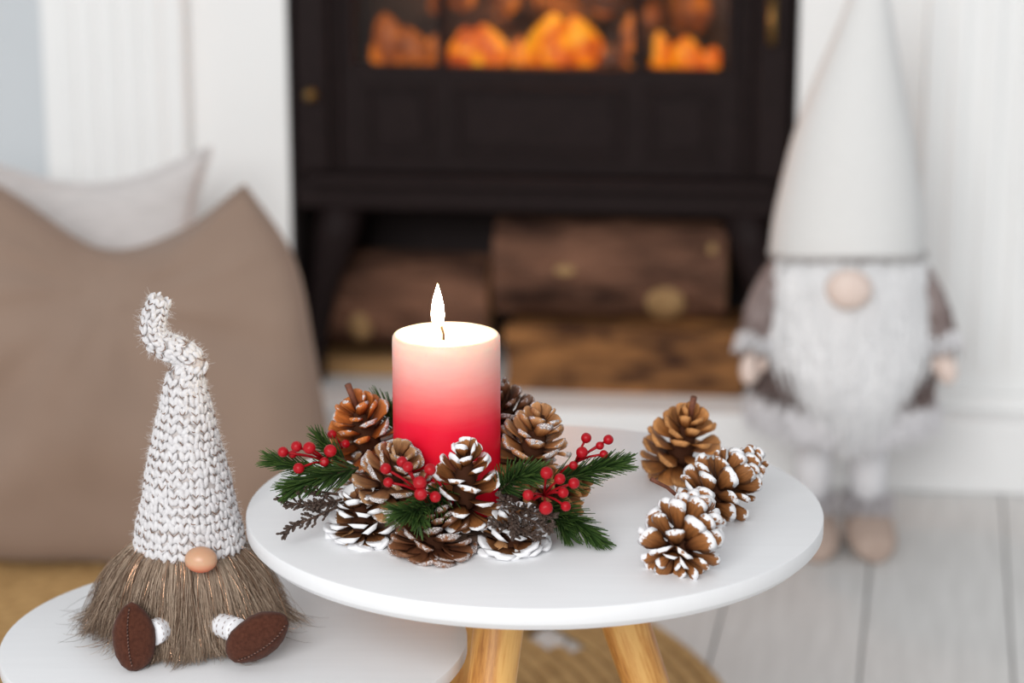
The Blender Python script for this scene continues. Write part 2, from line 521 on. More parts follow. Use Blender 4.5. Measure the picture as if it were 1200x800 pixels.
fs = rempty('fireplace_surround', 'white painted fireplace surround with fluted pilasters on a raised hearth', 'fireplace')
HZ = 0.108
def rbox(name, mat, parent, *a, bev=0.003, smooth=False):
    mb = MB(); mb.box(*a, bev=bev)
    return mb.build(name, mat, parent, smooth, False)
rbox('hearth_slab', M['hearth'], fs, -1.30, 1.2, 0.0, 0.40, 0.0, HZ, bev=0.006)
UL, UR = -0.908, -0.168
rbox('side_panel', M['white_paint'], fs, -1.055, UL, 0.115, 0.40, HZ, 1.05)
rbox('side_panel', M['white_paint'], fs, UR, 0.012, 0.115, 0.40, HZ, 1.05)
rbox('lintel', M['white_paint'], fs, -1.055, 0.012, 0.115, 0.40, 1.05, 1.30)
rbox('mantel_shelf', M['white_paint'], fs, -1.34, 0.36, 0.0, 0.40, 1.30, 1.345, bev=0.008)
for (a, b_) in ((-1.262, -1.052), (0.010, 0.29)):
    pil = rbox('pilaster', M['white_paint'], fs, a, b_, 0.075, 0.40, HZ, 1.30)
    rbox('plinth', M['white_paint'], pil, a - 0.006, b_ + 0.006, 0.055, 0.10, HZ, HZ + 0.025)
    w = b_ - a
    n = 5
    for i in range(n):
        c = a + 0.024 + (w - 0.048) * (i + 0.5) / n
        hw = (w - 0.048) / n / 2 * 0.62
        mb = MB()
        prof = [(math.cos(t) * hw, -math.sin(t) * 0.006) for t in [PI * j / 8 for j in range(9)]]
        vs_, fcs = [], []
        for z in (HZ + 0.06, 1.22):
            for x, y in prof:
                vs_.append((c + x, 0.0755 + y, z))
        for j in range(8):
            fcs.append((j, j + 1, 9 + j + 1, 9 + j))
        fcs.append(tuple(range(8, -1, -1))); fcs.append(tuple(range(9, 18)))
        mb.add(vs_, fcs)
        mb.build('reed', M['white_paint'], pil, True, False, sharp=50)
# dark lined opening behind the stove
op = MB()
op.box(UL, UR, 0.385, 0.399, HZ + 0.001, 1.05); op.box(UL, UL + 0.004, 0.118, 0.39, HZ + 0.001, 1.05)
op.box(UR - 0.004, UR, 0.118, 0.39, HZ + 0.001, 1.05)
op.build('opening_lining', M['recess'], fs, False, False)

# ------------------------------------------------------------------ stove
st = rempty('wood_stove', 'black cast iron stove with fire glowing behind three glass panes', 'stove')
SV = 0.125           # face of the stove
BZ = 0.372           # underside of the body
def sbox(name, mat, par, *a, bev=0.003): return rbox(name, mat, par, *a, bev=bev)
x0, x1 = UL + 0.007, UR - 0.007
gx0, gx1 = -0.812, -0.268
sbox('body_side', M['iron'], st, x0, gx0 - 0.012, SV + 0.004, 0.36, BZ, 1.0)
sbox('body_side', M['iron'], st, gx1 + 0.012, x1, SV + 0.004, 0.36, BZ, 1.0)
sbox('body_back', M['iron_in'], st, gx0 - 0.02, gx1 + 0.02, 0.335, 0.36, BZ + 0.03, 1.0)
sbox('firebox_floor', M['iron_in'], st, gx0 - 0.014, gx1 + 0.014, SV + 0.03, 0.336, 0.552, 0.566)
sbox('body_base', M['iron'], st, x0, x1, SV - 0.006, 0.36, BZ, BZ + 0.036, bev=0.006)
sbox('ash_ledge', M['iron'], st, x0 + 0.02, x1 - 0.02, SV - 0.022, SV + 0.02, BZ + 0.036, BZ + 0.054, bev=0.006)
sbox('body_top', M['iron'], st, x0, x1, SV, 0.36, 0.985, 1.01)
# side columns with raised mouldings
for a, b_ in ((x0 + 0.006, x0 + 0.052), (x1 - 0.052, x1 - 0.006)):
    sbox('column', M['iron'], st, a, b_, SV - 0.012, SV + 0.02, BZ + 0.056, 0.98, bev=0.005)
for a, b_ in ((x0 + 0.058, x0 + 0.068), (x1 - 0.068, x1 - 0.058)):
    sbox('moulding', M['iron'], st, a, b_, SV - 0.007, SV + 0.02, BZ + 0.056, 0.98, bev=0.003)
# door: rails, mullions, lower panels, panes
m1, m2 = -0.681, -0.397
gz = 0.585
door = sbox('door', M['iron'], st, gx0 - 0.02, gx1 + 0.02, SV, SV + 0.03, BZ + 0.056, gz, bev=0.003)
for a, b_ in ((gx0 + 0.018, m1 - 0.014), (m1 + 0.018, m2 - 0.018), (m2 + 0.014, gx1 - 0.018)):
    fr = [(a, b_, gz - 0.034, gz - 0.026), (a, b_, BZ + 0.082, BZ + 0.09), (a, a + 0.008, BZ + 0.09, gz - 0.034), (b_ - 0.008, b_, BZ + 0.09, gz - 0.034)]
    mb = MB()
    for q in fr: mb.box(q[0], q[1], SV - 0.006, SV + 0.004, q[2], q[3], 0.0018)
    mb.build('panel_frame', M['iron'], door, False, False)
    sbox('raised_panel', M['iron'], door, a + 0.016, b_ - 0.016, SV - 0.004, SV + 0.004, BZ + 0.098, gz - 0.042, bev=0.0025)
for x in (gx0 - 0.006, m1, m2, gx1 + 0.006):
    sbox('mullion', M['iron'], door, x - 0.007, x + 0.007, SV - 0.003, SV + 0.016, gz - 0.002, 0.94, bev=0.002)
sbox('top_rail', M['iron'], door, gx0 - 0.02, gx1 + 0.02, SV - 0.002, SV + 0.02, 0.94, 0.985)
for a, b_ in ((gx0, m1 - 0.006), (m1 + 0.006, m2 - 0.006), (m2 + 0.006, gx1)):
    sbox('pane', M['glass'], door, a, b_, SV + 0.008, SV + 0.011, gz, 0.94, bev=0)
mb = MB(); mb.ball((x0 + 0.030, SV - 0.026, 0.545), (0.010, 0.012, 0.010)); mb.tube([(x0 + 0.03, SV - 0.012, 0.545), (x0 + 0.03, SV - 0.024, 0.545)], 0.004)
mb.build('knob', M['brass'], st, True, False)
mb = MB(); mb.tube([(x1 - 0.032, SV - 0.014, 0.69), (x1 - 0.032, SV - 0.035, 0.688), (x1 - 0.032, SV - 0.04, 0.66), (x1 - 0.032, SV - 0.036, 0.632), (x1 - 0.032, SV - 0.014, 0.63)], 0.006)
mb.build('handle', M['brass'], st, True, False)
for (xa, s) in ((x0 + 0.035, 1), (x1 - 0.035, -1)):
    for yv in (SV + 0.03, 0.354):
        path = [(xa + s * 0.03, yv, BZ + 0.005), (xa + s * 0.018, yv - 0.006, BZ - 0.05), (xa - s * 0.002, yv - 0.01, BZ - 0.13), (xa - s * 0.012, yv - 0.018, BZ - 0.20), (xa - s * 0.018, yv - 0.03, HZ + 0.012), (xa - s * 0.019, yv - 0.034, HZ)]
        mb = MB(); mb.tube(path, [0.036, 0.032, 0.021, 0.018, 0.022, 0.024], 12)
        mb.build('leg', M['iron'], st, True, False)

# fire inside the stove
fire = rempty('stove_fire', 'orange flames and glowing logs behind the stove glass', 'fire')
def lump(mb, pts, rad, amp, seed, n=14, mi=0):
    b0 = len(mb.v)
    mb.tube(pts, rad, n, mi)
    for i in range(b0, len(mb.v)):
        p = Vector(mb.v[i])
        mb.v[i] = tuple(p + noise.noise_vector(p * 30 + Vector((seed, 0, 0))) * amp)
for i, (a, b_, r) in enumerate([((-0.76, 0.26, 0.60), (-0.60, 0.22, 0.655), 0.026), ((-0.62, 0.20, 0.595), (-0.44, 0.25, 0.60), 0.028),
                               ((-0.60, 0.27, 0.70), (-0.47, 0.215, 0.625), 0.03), ((-0.43, 0.27, 0.625), (-0.31, 0.22, 0.60), 0.026),
                               ((-0.55, 0.22, 0.70), (-0.40, 0.28, 0.66), 0.02)]):
    mb = MB(); a = Vector(a); b_ = Vector(b_)
    lump(mb, [a.lerp(b_, t) for t in (0, .25, .5, .75, 1)], [r * .9, r, r * 1.05, r, r * .85], 0.008, i)
    mb.build('burning_log', M['charlog'], fire, True, False)
mb = MB()
for i in range(46):
    x = random.uniform(-0.80, -0.28)
    mb.ball((x, random.uniform(0.17, 0.30), 0.566 + 0.008), (random.uniform(.010, .024), .014, random.uniform(.006, .014)), 8, 6)
tag(mb.build('ember_bed', M['ember'], fire, True, False), kind='stuff')
def flame_obj(x, y, z, w, h, mat, seed):
    mb = MB()
    pr = [(0.45, 0), (0.92, .14), (1.03, .34), (0.96, .55), (0.74, .75), (0.42, .91), (0.06, 1.0)]
    vs_, fcs = [], []
    n = 12
    for r, t in pr:
        sway = 0.35 * math.sin(3 * t + seed) * t
        for k in range(n):
            a = 2 * PI * k / n
            q = 1 + 0.22 * noise.noise(Vector((math.cos(a) * 1.5 + seed, math.sin(a) * 1.5, t * 4)))
            vs_.append((x + (r * q * math.cos(a) + sway) * w, y + r * q * math.sin(a) * w * 0.5, z + t * h))
    for i in range(len(pr) - 1):
        for k in range(n):
            fcs.append((i * n + k, i * n + (k + 1) % n, (i + 1) * n + (k + 1) % n, (i + 1) * n + k))
    fcs.append(tuple(range(n - 1, -1, -1))); fcs.append(tuple((len(pr) - 1) * n + k for k in range(n)))
    mb.add(vs_, fcs)
    mb.build('flame', mat, fire, True, False)
for i, (x, y, z, w, h, q) in enumerate([(-0.655, .175, .575, .026, .062, 1), (-0.618, .18, .575, .028, .066, 1), (-0.572, .172, .573, .013, .050, 1), (-0.535, .18, .573, .030, .085, 1),
        (-0.490, .175, .573, .032, .082, 1), (-0.515, .165, .573, .034, .060, 1), (-0.440, .19, .573, .026, .040, 0), (-0.415, .19, .60, .012, .06, 0), (-0.366, .175, .573, .014, .062, 1), (-0.325, .175, .573, .024, .055, 1), (-0.295, .18, .573, .016, .040, 1),
        (-0.69, .25, .64, .03, .09, 0), (-0.33, .26, .62, .03, .10, 0), (-0.46, .27, .64, .03, .10, 0), (-0.39, .25, .60, .024, .07, 0), (-0.775, .20, .573, .026, .080, 0), (-0.735, .20, .573, .030, .060, 0), (-0.700, .22, .573, .022, .05, 0), (-0.660, .22, .655, .016, .05, 0), (-0.60, .22, .65, .020, .07, 0), (-0.545, .21, .66, .012, .08, 0)]):
    flame_obj(x, y, z, w, h, M['fire'] if q else M['fire_dim'], i * 1.7)
fl = bpy.data.lights.new('fire_glow', 'POINT'); fl.energy = 3.5; fl.color = (1, 0.36, 0.07); fl.shadow_soft_size = 0.08
flo = bpy.data.objects.new('fire_glow', fl); COL.objects.link(flo); flo.parent = fire; flo.location = (-0.52, 0.165, 0.70)

# ------------------------------------------------------------------ firewood under the stove
def log_cyl(name, label, u0, u1, v, z, r, seed, knots=()):
    root = rempty(name, label, 'firewood')
    mb = MB()
    n, m_ = 28, 22
    vs_, fcs = [], []
    for i in range(m_):
        u = u0 + (u1 - u0) * i / (m_ - 1)
        for k in range(n):
            a = 2 * PI * k / n
            q = 1 + 0.05 * noise.noise(Vector((u * 6, math.cos(a) * 1.6 + seed, math.sin(a) * 1.6))) + 0.03 * noise.noise(Vector((u * 16, math.cos(a) * 6, math.sin(a) * 6 + seed)))
            vs_.append((u, v + r * q * math.cos(a), z + r * q * math.sin(a)))
    for i in range(m_ - 1):
        for k in range(n):
            fcs.append((i * n + k, i * n + (k + 1) % n, (i + 1) * n + (k + 1) % n, (i + 1) * n + k))
    mb.add(vs_, fcs)
    mb.build('bark', M['bark'], root, True, False)
    for s, i in ((-1, 0), (1, m_ - 1)):
        mb = MB()
        ring = vs_[i * n:(i + 1) * n]
        c = ((u0 if s < 0 else u1) + s * 0.003, v, z)
        mb.add(list(ring) + [c], [(k, (k + 1) % n, n) for k in range(n)])
        mb.build('cut_end', M['cutwood'], root, True, False)
    for (ku, ka, kr, kr2) in knots:
        mb = MB()
        c = Vector((ku, v + r * math.cos(ka), z + r * math.sin(ka)))
        nrm = Vector((0, math.cos(ka), math.sin(ka)))
        Mx = nrm.to_track_quat('Z', 'X').to_matrix()
        mb.ball(c, (kr2, kr, 0.009), 16, 8, Mx)
        mb.build('knot', M['knot'], root, True, False)
    return root
def log_split(name, label, u0, u1, v0, v1, z0, z1, seed, mat, wedge=0.0):
    root = rempty(name, label, 'firewood')
    mb = MB()
    bm = bmesh.new()
    bmesh.ops.create_cube(bm, size=1)
    bmesh.ops.subdivide_edges(bm, edges=bm.edges[:], cuts=7, use_grid_fill=True)
    for vv in bm.verts:
        x, y, z = vv.co
        tz = z + 0.5
        u = u0 + (u1 - u0) * (x + 0.5); v = v0 + (v1 - v0) * (y + 0.5) + wedge * tz
        zz = z0 + (z1 - z0) * tz
        p = Vector((u * 5, v * 14, zz * 18 + seed))
        d = noise.noise_vector(p) * 0.010
        vv.co = (u + d.x * 0.8, v + d.y, zz + (d.z if tz > 0.01 else 0))
    mb.addbm(bm)
    mb.build('split_faces', mat, root, True, False, sharp=50)
    return root
log_split('firewood_slab', 'pale split wood slab under the left bark log below the stove', -0.895, -0.625, 0.160, 0.285, HZ, 0.134, 3, M['slab'])
log_cyl('bark_log', 'dark bark log with a pale knot lying left below the stove', -0.893, -0.622, 0.236, 0.210, 0.074, 1.0, [(-0.815, PI + 0.40, 0.018, 0.026)])
log_split('split_log', 'split orange brown firewood block, lowest of the right pile', -0.585, -0.236, 0.095, 0.26, HZ, 0.203, 9, M['split'])
log_cyl('bark_log', 'large round bark log lying on top of the split block', -0.608, -0.264, 0.190, 0.281, 0.074, 5.0, [(-0.352, PI + 0.62, 0.030, 0.036), (-0.50, PI - 0.1, 0.016, 0.008), (-0.285, PI - 0.6, 0.007, 0.009)])

# ------------------------------------------------------------------ jute rug
RC = Vector((-0.4115, 2.4542, 0.0)); RR = 0.6655
rug = empty('jute_rug', (RC.x, RC.y, 0), 'round braided jute rug under the two side tables', 'rug')
nr = 30
bw = RR / nr
for i in range(nr):
    rc_ = (i + 0.5) * bw
    seg = max(24, int(2 * PI * rc_ / 0.014))
    gap = None
    ga = math.atan2(2.735 - RC.y, 0.062 - RC.x)
    if i == 24: gap = (ga - 0.10, ga + 0.07)
    if i == 23: gap = (ga - 0.06, ga + 0.05)
    mb = MB(); vs_, fcs = [], []
    a0, a1 = (0, 2 * PI) if not gap else (gap[1], gap[0] + 2 * PI)
    for s in range(seg + 1):
        a = a0 + (a1 - a0) * s / seg
        wob = 0.0009 * math.sin(s * PI + i)
        for k in range(6):
            t = 2 * PI * k / 6
            rr = rc_ + (bw * 0.52) * math.cos(t) + wob
            zz = 0.005 + 0.0048 * math.sin(t) + (0.0012 * math.cos(s * PI) if math.sin(t) > 0 else 0)
            vs_.append((RC.x + rr * math.cos(a), RC.y + rr * math.sin(a), max(zz, 0.0004)))
    for s in range(seg):
        for k in range(6):
            fcs.append((s * 6 + k, s * 6 + (k + 1) % 6, s * 6 + 6 + (k + 1) % 6, s * 6 + 6 + k))
    mb.add(vs_, fcs)
    mb.build('braid', M['jute'], rug)

# ------------------------------------------------------------------ pillows
def pillow(name, label, top, right, bottom, left, T, lean, y0, mat, pipe, chop=0.0, wr=0.006, seed=0.0, e=0.42):
    n = 44
    tp, rt, bt, lf = cr(top, n + 1), cr(right, n + 1), cr(bottom, n + 1), cr(left, n + 1)
    root = empty(name, (bt[n // 2][0], y0, bt[n // 2][1]), label, 'pillow')
    mb = MB(); vs_, fcs = [], []
    def P2(i, j):
        s, t = i / n, j / n           # s left->right, t bottom->top
        B, Tp, L, Rr = np.array(bt[i]), np.array(tp[i]), np.array(lf[j]), np.array(rt[j])
        c = (1 - s) * (1 - t) * np.array(bt[0]) + s * (1 - t) * np.array(bt[n]) + (1 - s) * t * np.array(tp[0]) + s * t * np.array(tp[n])
        return (1 - t) * B + t * Tp + (1 - s) * L + s * Rr - c
    for side in (1, -1):
        for j in range(n + 1):
            for i in range(n + 1):
                x, z = P2(i, j)
                s, t = 2 * i / n - 1, 2 * j / n - 1
                th = T * max(0.0, (1 - s * s)) ** e * max(0.0, (1 - t * t)) ** e * (1 - 0.18 * t)
                th *= 1 - chop * math.exp(-(s * 2.6) ** 2) * max(0, t) ** 1.5
                p = Vector((x * 7, z * 7, seed))
                cx = math.hypot(s, t - 0.75)
                ang = math.atan2(s, 0.75 - t)
                wk = wr * (noise.noise(p * 1.3) + 0.55 * noise.noise(Vector((ang * 5 + seed, cx * 1.2, 3)))) * min(1, 3 * th / T)
                y = y0 + lean * (z - 0.02) - side * (th + wk * (th > 1e-6))
                vs_.append((x, y, z))
    m_ = n + 1
    for sd in (0, 1):
        b = sd * m_ * m_
        for j in range(n):
            for i in range(n):
                q = (b + j * m_ + i, b + j * m_ + i + 1, b + (j + 1) * m_ + i + 1, b + (j + 1) * m_ + i)
                fcs.append(q if sd == 0 else q[::-1])
    mb.add(vs_, fcs)
    o = mb.build('cover', mat, root)
    bm = bmesh.new(); bm.from_mesh(o.data); bmesh.ops.remove_doubles(bm, verts=bm.verts, dist=1e-5); bm.to_mesh(o.data); bm.free()
    mb = MB()
    loop = [P2(i, 0) for i in range(n)] + [P2(n, j) for j in range(n)] + [P2(i, n) for i in range(n, 0, -1)] + [P2(0, j) for j in range(n, -1, -1)]
    mb.tube([(q[0], y0 + lean * (q[1] - 0.02), q[1]) for q in loop], pipe, 6)
    mb.build('seam_edge', mat, root)
    return root
pillow('throw_pillow', 'large taupe linen pillow with a dented top edge on the rug',
       [(-0.735, 0.535), (-0.64, 0.477), (-0.53, 0.410), (-0.43, 0.432), (-0.345, 0.492)],
       [(-0.215, 0.035), (-0.236, 0.15), (-0.258, 0.28), (-0.284, 0.40), (-0.345, 0.492)],
       [(-0.80, 0.035), (-0.65, 0.020), (-0.50, 0.014), (-0.35, 0.020), (-0.215, 0.035)],
       [(-0.80, 0.035), (-0.80, 0.15), (-0.79, 0.30), (-0.76, 0.43), (-0.735, 0.535)], 0.095, 0.18, 2.985, M['pillow_taupe'], 0.0025, 0.45, 0.022, 2.0)
pillow('throw_pillow', 'pale grey textured pillow standing behind the taupe pillow',
       [(-0.86, 0.52), (-0.74, 0.490), (-0.62, 0.455), (-0.52, 0.462), (-0.414, 0.505)],
       [(-0.40, 0.02), (-0.405, 0.15), (-0.425, 0.30), (-0.44, 0.40), (-0.414, 0.505)],
       [(-0.90, 0.02), (-0.77, 0.012), (-0.65, 0.006), (-0.52, 0.012), (-0.40, 0.02)],
       [(-0.90, 0.02), (-0.89, 0.15), (-0.87, 0.30), (-0.87, 0.40), (-0.86, 0.52)], 0.075, 0.12, 3.225, M['pillow_grey'], 0.003, 0.3, 0.004, 5.0)

# ------------------------------------------------------------------ side tables
def side_table(label, c, rad, ztop, th, legs, legr):
    root = empty('side_table', (c[0], c[1], 0), label, 'table')
    mb = MB()
    prof = [(rad - 0.030, -th), (rad - 0.006, -th), (rad - 0.0008, -th + 0.005), (rad, -th + 0.0062), (rad, -0.0012), (rad - 0.0004, -0.0004), (rad - 0.0012, 0)]
    mb.lathe(prof, (c[0], c[1], ztop), 128)
    mb.build('table_top', M['table_white'], root, sharp=35)
    mb = MB()
    for a, r0, r1 in legs:
        mb2 = MB()
        d = Vector((math.sin(a), -math.cos(a), 0))
        t0 = Vector((c[0], c[1], ztop - th)) + d * r0
        t1 = Vector((c[0], c[1], 0.011)) + d * r1
        n = 10
        L = (t1 - t0).length
        mb2.tube([(0, 0, -L * i / n) for i in range(n + 1)], [legr[0] + (legr[1] - legr[0]) * i / n for i in range(n + 1)], 24)
        o = link('leg', mb2.mesh('leg', M['leg_wood']), root)
        o.data.set_sharp_from_angle(angle=R(40))
        q = (t0 - t1).to_track_quat('Z', 'Y')
        o.matrix_basis = Matrix.Translation(t0) @ q.to_matrix().to_4x4()
    # wooden brackets under the top
    for a, r0, r1 in legs:
        d = Vector((math.sin(a), -math.cos(a), 0)); s = Vector((d.y, -d.x, 0))
        mb = MB()
        cc = Vector((c[0], c[1], ztop - th))
        pts = [cc + d * 0.005 + s * 0.018, cc + d * 0.005 - s * 0.018, cc + d * (r0 + 0.035) - s * 0.018, cc + d * (r0 + 0.035) + s * 0.018]
        mb.add([p for p in pts] + [p - Vector((0, 0, 0.016)) for p in pts], [(0, 1, 2, 3), (7, 6, 5, 4), (0, 4, 5, 1), (1, 5, 6, 2), (2, 6, 7, 3), (3, 7, 4, 0)])
        mb.build('bracket', M['leg_wood'], root, False)
BT = (0.01765, 1.8015); BTZ = 0.48
side_table('larger white round side table on honey wood legs, carrying the candle', BT, 0.225, BTZ, 0.018,
           [(R(92), 0.046, 0.195), (R(-24), 0.050, 0.195), (R(212), 0.048, 0.195)], (0.0205, 0.0135))
ST = (-0.2170, 1.7760); STZ = 0.38
side_table('smaller white round side table carrying the sitting gnome', ST, 0.1818, STZ, 0.0165,
           [(R(180), 0.05, 0.15), (R(-60), 0.05, 0.15), (R(60), 0.05, 0.10)], (0.018, 0.012))

# ------------------------------------------------------------------ candle
CC = Vector((-0.0495, 1.7615, BTZ)); CR_, CH = 0.0408, 0.1495
cd = empty('pillar_candle', CC, 'lit red to cream pillar candle in the middle of the pine cone wreath', 'candle')
mb = MB()
prof = [(0.0008, 0.0)] + [(CR_ - 0.002, 0.0), (CR_, 0.002)] + [(CR_, CH * t) for t in (0.1, 0.25, 0.4, 0.55, 0.7, 0.85, 0.95)] + \
       [(CR_ - 0.0002, CH - 0.0022), (CR_ - 0.0012, CH - 0.0006), (CR_ - 0.003, CH), (CR_ - 0.008, CH - 0.0012), (CR_ - 0.016, CH - 0.0022), (0.012, CH - 0.0032), (0.005, CH - 0.0045), (0.0005, CH - 0.005)]
mb.lathe(prof, CC, 96)
mb.build('wax_body', M['wax'], cd)
FX = CC.x - 0.0062
mb = MB(); mb.tube([(CC.x - 0.002, CC.y, CC.z + CH - 0.006), (CC.x - 0.002, CC.y, CC.z + CH), (CC.x - 0.0035, CC.y, CC.z + CH + 0.005), (CC.x - 0.006, CC.y, CC.z + CH + 0.0075)], [0.0011, 0.001, 0.001, 0.0008], 8)
mb.build('wick', M['wick'], cd)
mb = MB()
mb.lathe([(0.0008, 0.0052), (0.0030, 0.0068), (0.0046, 0.011), (0.0050, 0.015), (0.0044, 0.022), (0.0030, 0.029), (0.0014, 0.034), (0.0002, 0.0385)], (FX, CC.y, CC.z + CH), 20)
mb.build('flame', M['flame'], cd)

# ------------------------------------------------------------------ pine cones
def scale_mesh(mat, curl=0.10, wide=1.0, seed=0):
    rnd = random.Random(seed)
    st_ = [(0.0, .10, .05), (0.32, .19, .05), (0.56, .29, .06), (0.76, .345, .10), (0.90, .32, .16), (0.975, .23, .15), (1.01, .11, .09)]
    mb = MB(); vs_, fcs = [], []
    k6 = [(-1, 0), (-0.55, .75), (0.55, .75), (1, 0), (0.5, -1), (-0.5, -1)]
    for i, (x, w, t) in enumerate(st_):
        zc = curl * (x ** 2.2) - 0.05 * math.sin(PI * x)
        for (a, b_) in k6:
            sag = 0.10 * abs(a) ** 2 * w * 2
            vs_.append((x + (0.02 * rnd.uniform(-1, 1) if i > 2 else 0), a * w * wide * (1 + 0.13 * rnd.uniform(-1, 1)), zc + b_ * t * 0.5 + sag - (0.02 if b_ < 0 and i in (3, 4) else 0)))
    n = 6
    for i in range(len(st_) - 1):
        for k in range(n):
            fcs.append((i * n + k, i * n + (k + 1) % n, (i + 1) * n + (k + 1) % n, (i + 1) * n + k))
    fcs.append(tuple(range(n - 1, -1, -1)))
    tip = len(vs_); vs_.append((1.02, 0, curl))
    b0 = (len(st_) - 1) * n
    for k in range(n):
        fcs.append((b0 + k, b0 + (k + 1) % n, tip))
    mb.add(vs_, fcs)
    me = mb.mesh('scale', mat)
    at_ = me.attributes.new('scale_loc', 'FLOAT_VECTOR', 'POINT')
    at_.data.foreach_set('vector', [c for v in vs_ for c in v])
    return me
SCALES = {}
def scales_for(matname):
    if matname not in SCALES:
        SCALES[matname] = [scale_mesh(M[matname], c, w, s) for s, (c, w) in enumerate(((0.06, 1.0), (0.14, 1.1), (-0.04, 0.92), (0.10, 0.85)))]
    return SCALES[matname]
CAMP = Vector((0, 0, CAMH))
def pine_cone(parent, c, axis, Rr, L, ns, matname, seed, o0=108, o1=22, stem=False, singles=True, world_parent=True, keep=1.0, tipdir=1.0):
    """a core with scales set in a golden-angle spiral; parent: the wreath (cone becomes a part) or an Empty (loose cone)"""
    rnd = random.Random(seed)
    c = Vector(c); ax = Vector(axis).normalized()
    e1 = ax.cross(Vector((0.31, 0.52, 0.79))).normalized(); e2 = ax.cross(e1)
    mb = MB()
    mb.tube([c + ax * (L * t) for t in (-0.40, -0.3, -0.1, 0.15, 0.35, 0.5)], [Rr * q for q in (0.08, 0.26, 0.32, 0.25, 0.14, 0.03)], 10)
    if stem:
        s = -1 if stem < 0 else 1
        mb.tube([c + ax * (s * L * 0.35), c + ax * (s * L * 0.62) + e1 * 0.001, c + ax * (s * L * 0.86) + e1 * 0.002], [0.0030, 0.0024, 0.0027], 8, 1)
    nm = 'pine_cone' if parent.get('category') == 'wreath' else 'core'
    core = mb.build(nm, [M['cone_core'], M['cone_orange_stem']], parent)
    host = core if nm == 'pine_cone' else parent
    vars_ = scales_for(matname)
    rest = MB(); nrest = 0; rloc = []
    nb = 13
    for i in range(-nb, ns):
        t = max(0.0, (i + 0.5) / ns)
        a = i * 2.39996 + rnd.uniform(-0.12, 0.12)
        op = R(o0 + (o1 - o0) * t ** 0.85 + rnd.uniform(-9, 9))
        if i < 0: op = R(112 + 44 * (-i) / nb + rnd.uniform(-8, 8))
        rad = e1 * math.cos(a) + e2 * math.sin(a)
        d = ax * math.cos(op) + rad * math.sin(op)
        zpos = L * (-0.38 + 0.78 * t ** 1.05)
        r0 = Rr * (0.20 * (1 - t) + 0.03)
        ln = Rr * (0.80 - 0.30 * max(0, t - 0.45) / 0.55) * (0.82 + 0.18 * min(1, t * 5)) * rnd.uniform(0.93, 1.05)
        if i < 0:
            ln = Rr * (0.74 - 0.32 * (-i) / nb); zpos = L * -0.36; r0 = Rr * (0.20 - 0.14 * (-i) / nb)
        p = c + ax * zpos + rad * r0
        X = d; Z = (ax - d * ax.dot(d)).normalized(); Y = Z.cross(X)
        tw = rnd.uniform(-0.4, 0.4)
        Y, Z = Y * math.cos(tw) + Z * math.sin(tw), Z * math.cos(tw) - Y * math.sin(tw)
        Mx = Matrix((X, Y, Z)).transposed().to_4x4()
        wsc = ln * rnd.uniform(0.96, 1.2) * (1.0 - 0.12 * t)
        Mx = Matrix.Translation(p) @ Mx @ Matrix.Diagonal((ln, wsc, ln, 1))
        me = (vars_ if i >= 0 or matname != 'cone_heavy' else scales_for('cone_base'))[rnd.randrange(4)]
        mid = p + X * ln * 0.7
        if mid.z + 0 < BTZ + 0.002:   # keep clear of the table
            lift = BTZ + 0.003 - mid.z
            Mx = Matrix.Translation((0, 0, lift)) @ Mx
        facing = (mid - c).normalized().dot((CAMP - c).normalized())
        if singles and facing > -0.22:
            o = bpy.data.objects.new('scale', me)
            COL.objects.link(o)
            o.parent = host
            if host.type == 'EMPTY':
                o.matrix_parent_inverse = Matrix.Translation(-host.location)
            o.matrix_basis = Mx
        else:
            b = len(rest.v)
            for v in me.vertices: rest.v.append(tuple(Mx @ v.co)); rloc.extend(v.co)
            for f in me.polygons: rest.f.append(tuple(b + q for q in f.vertices)); rest.mi.append(0)
            nrest += 1
    if nrest:
        o = rest.build('scales', M[matname], host)
        at_ = o.data.attributes.new('scale_loc', 'FLOAT_VECTOR', 'POINT'); at_.data.foreach_set('vector', rloc)
        tag(o, kind='stuff')
    return core
M['cone_orange_stem'] = plain('cone_stem', (0.20, 0.06, 0.025), (0.10, 0.03, 0.015), 300, 0.7)

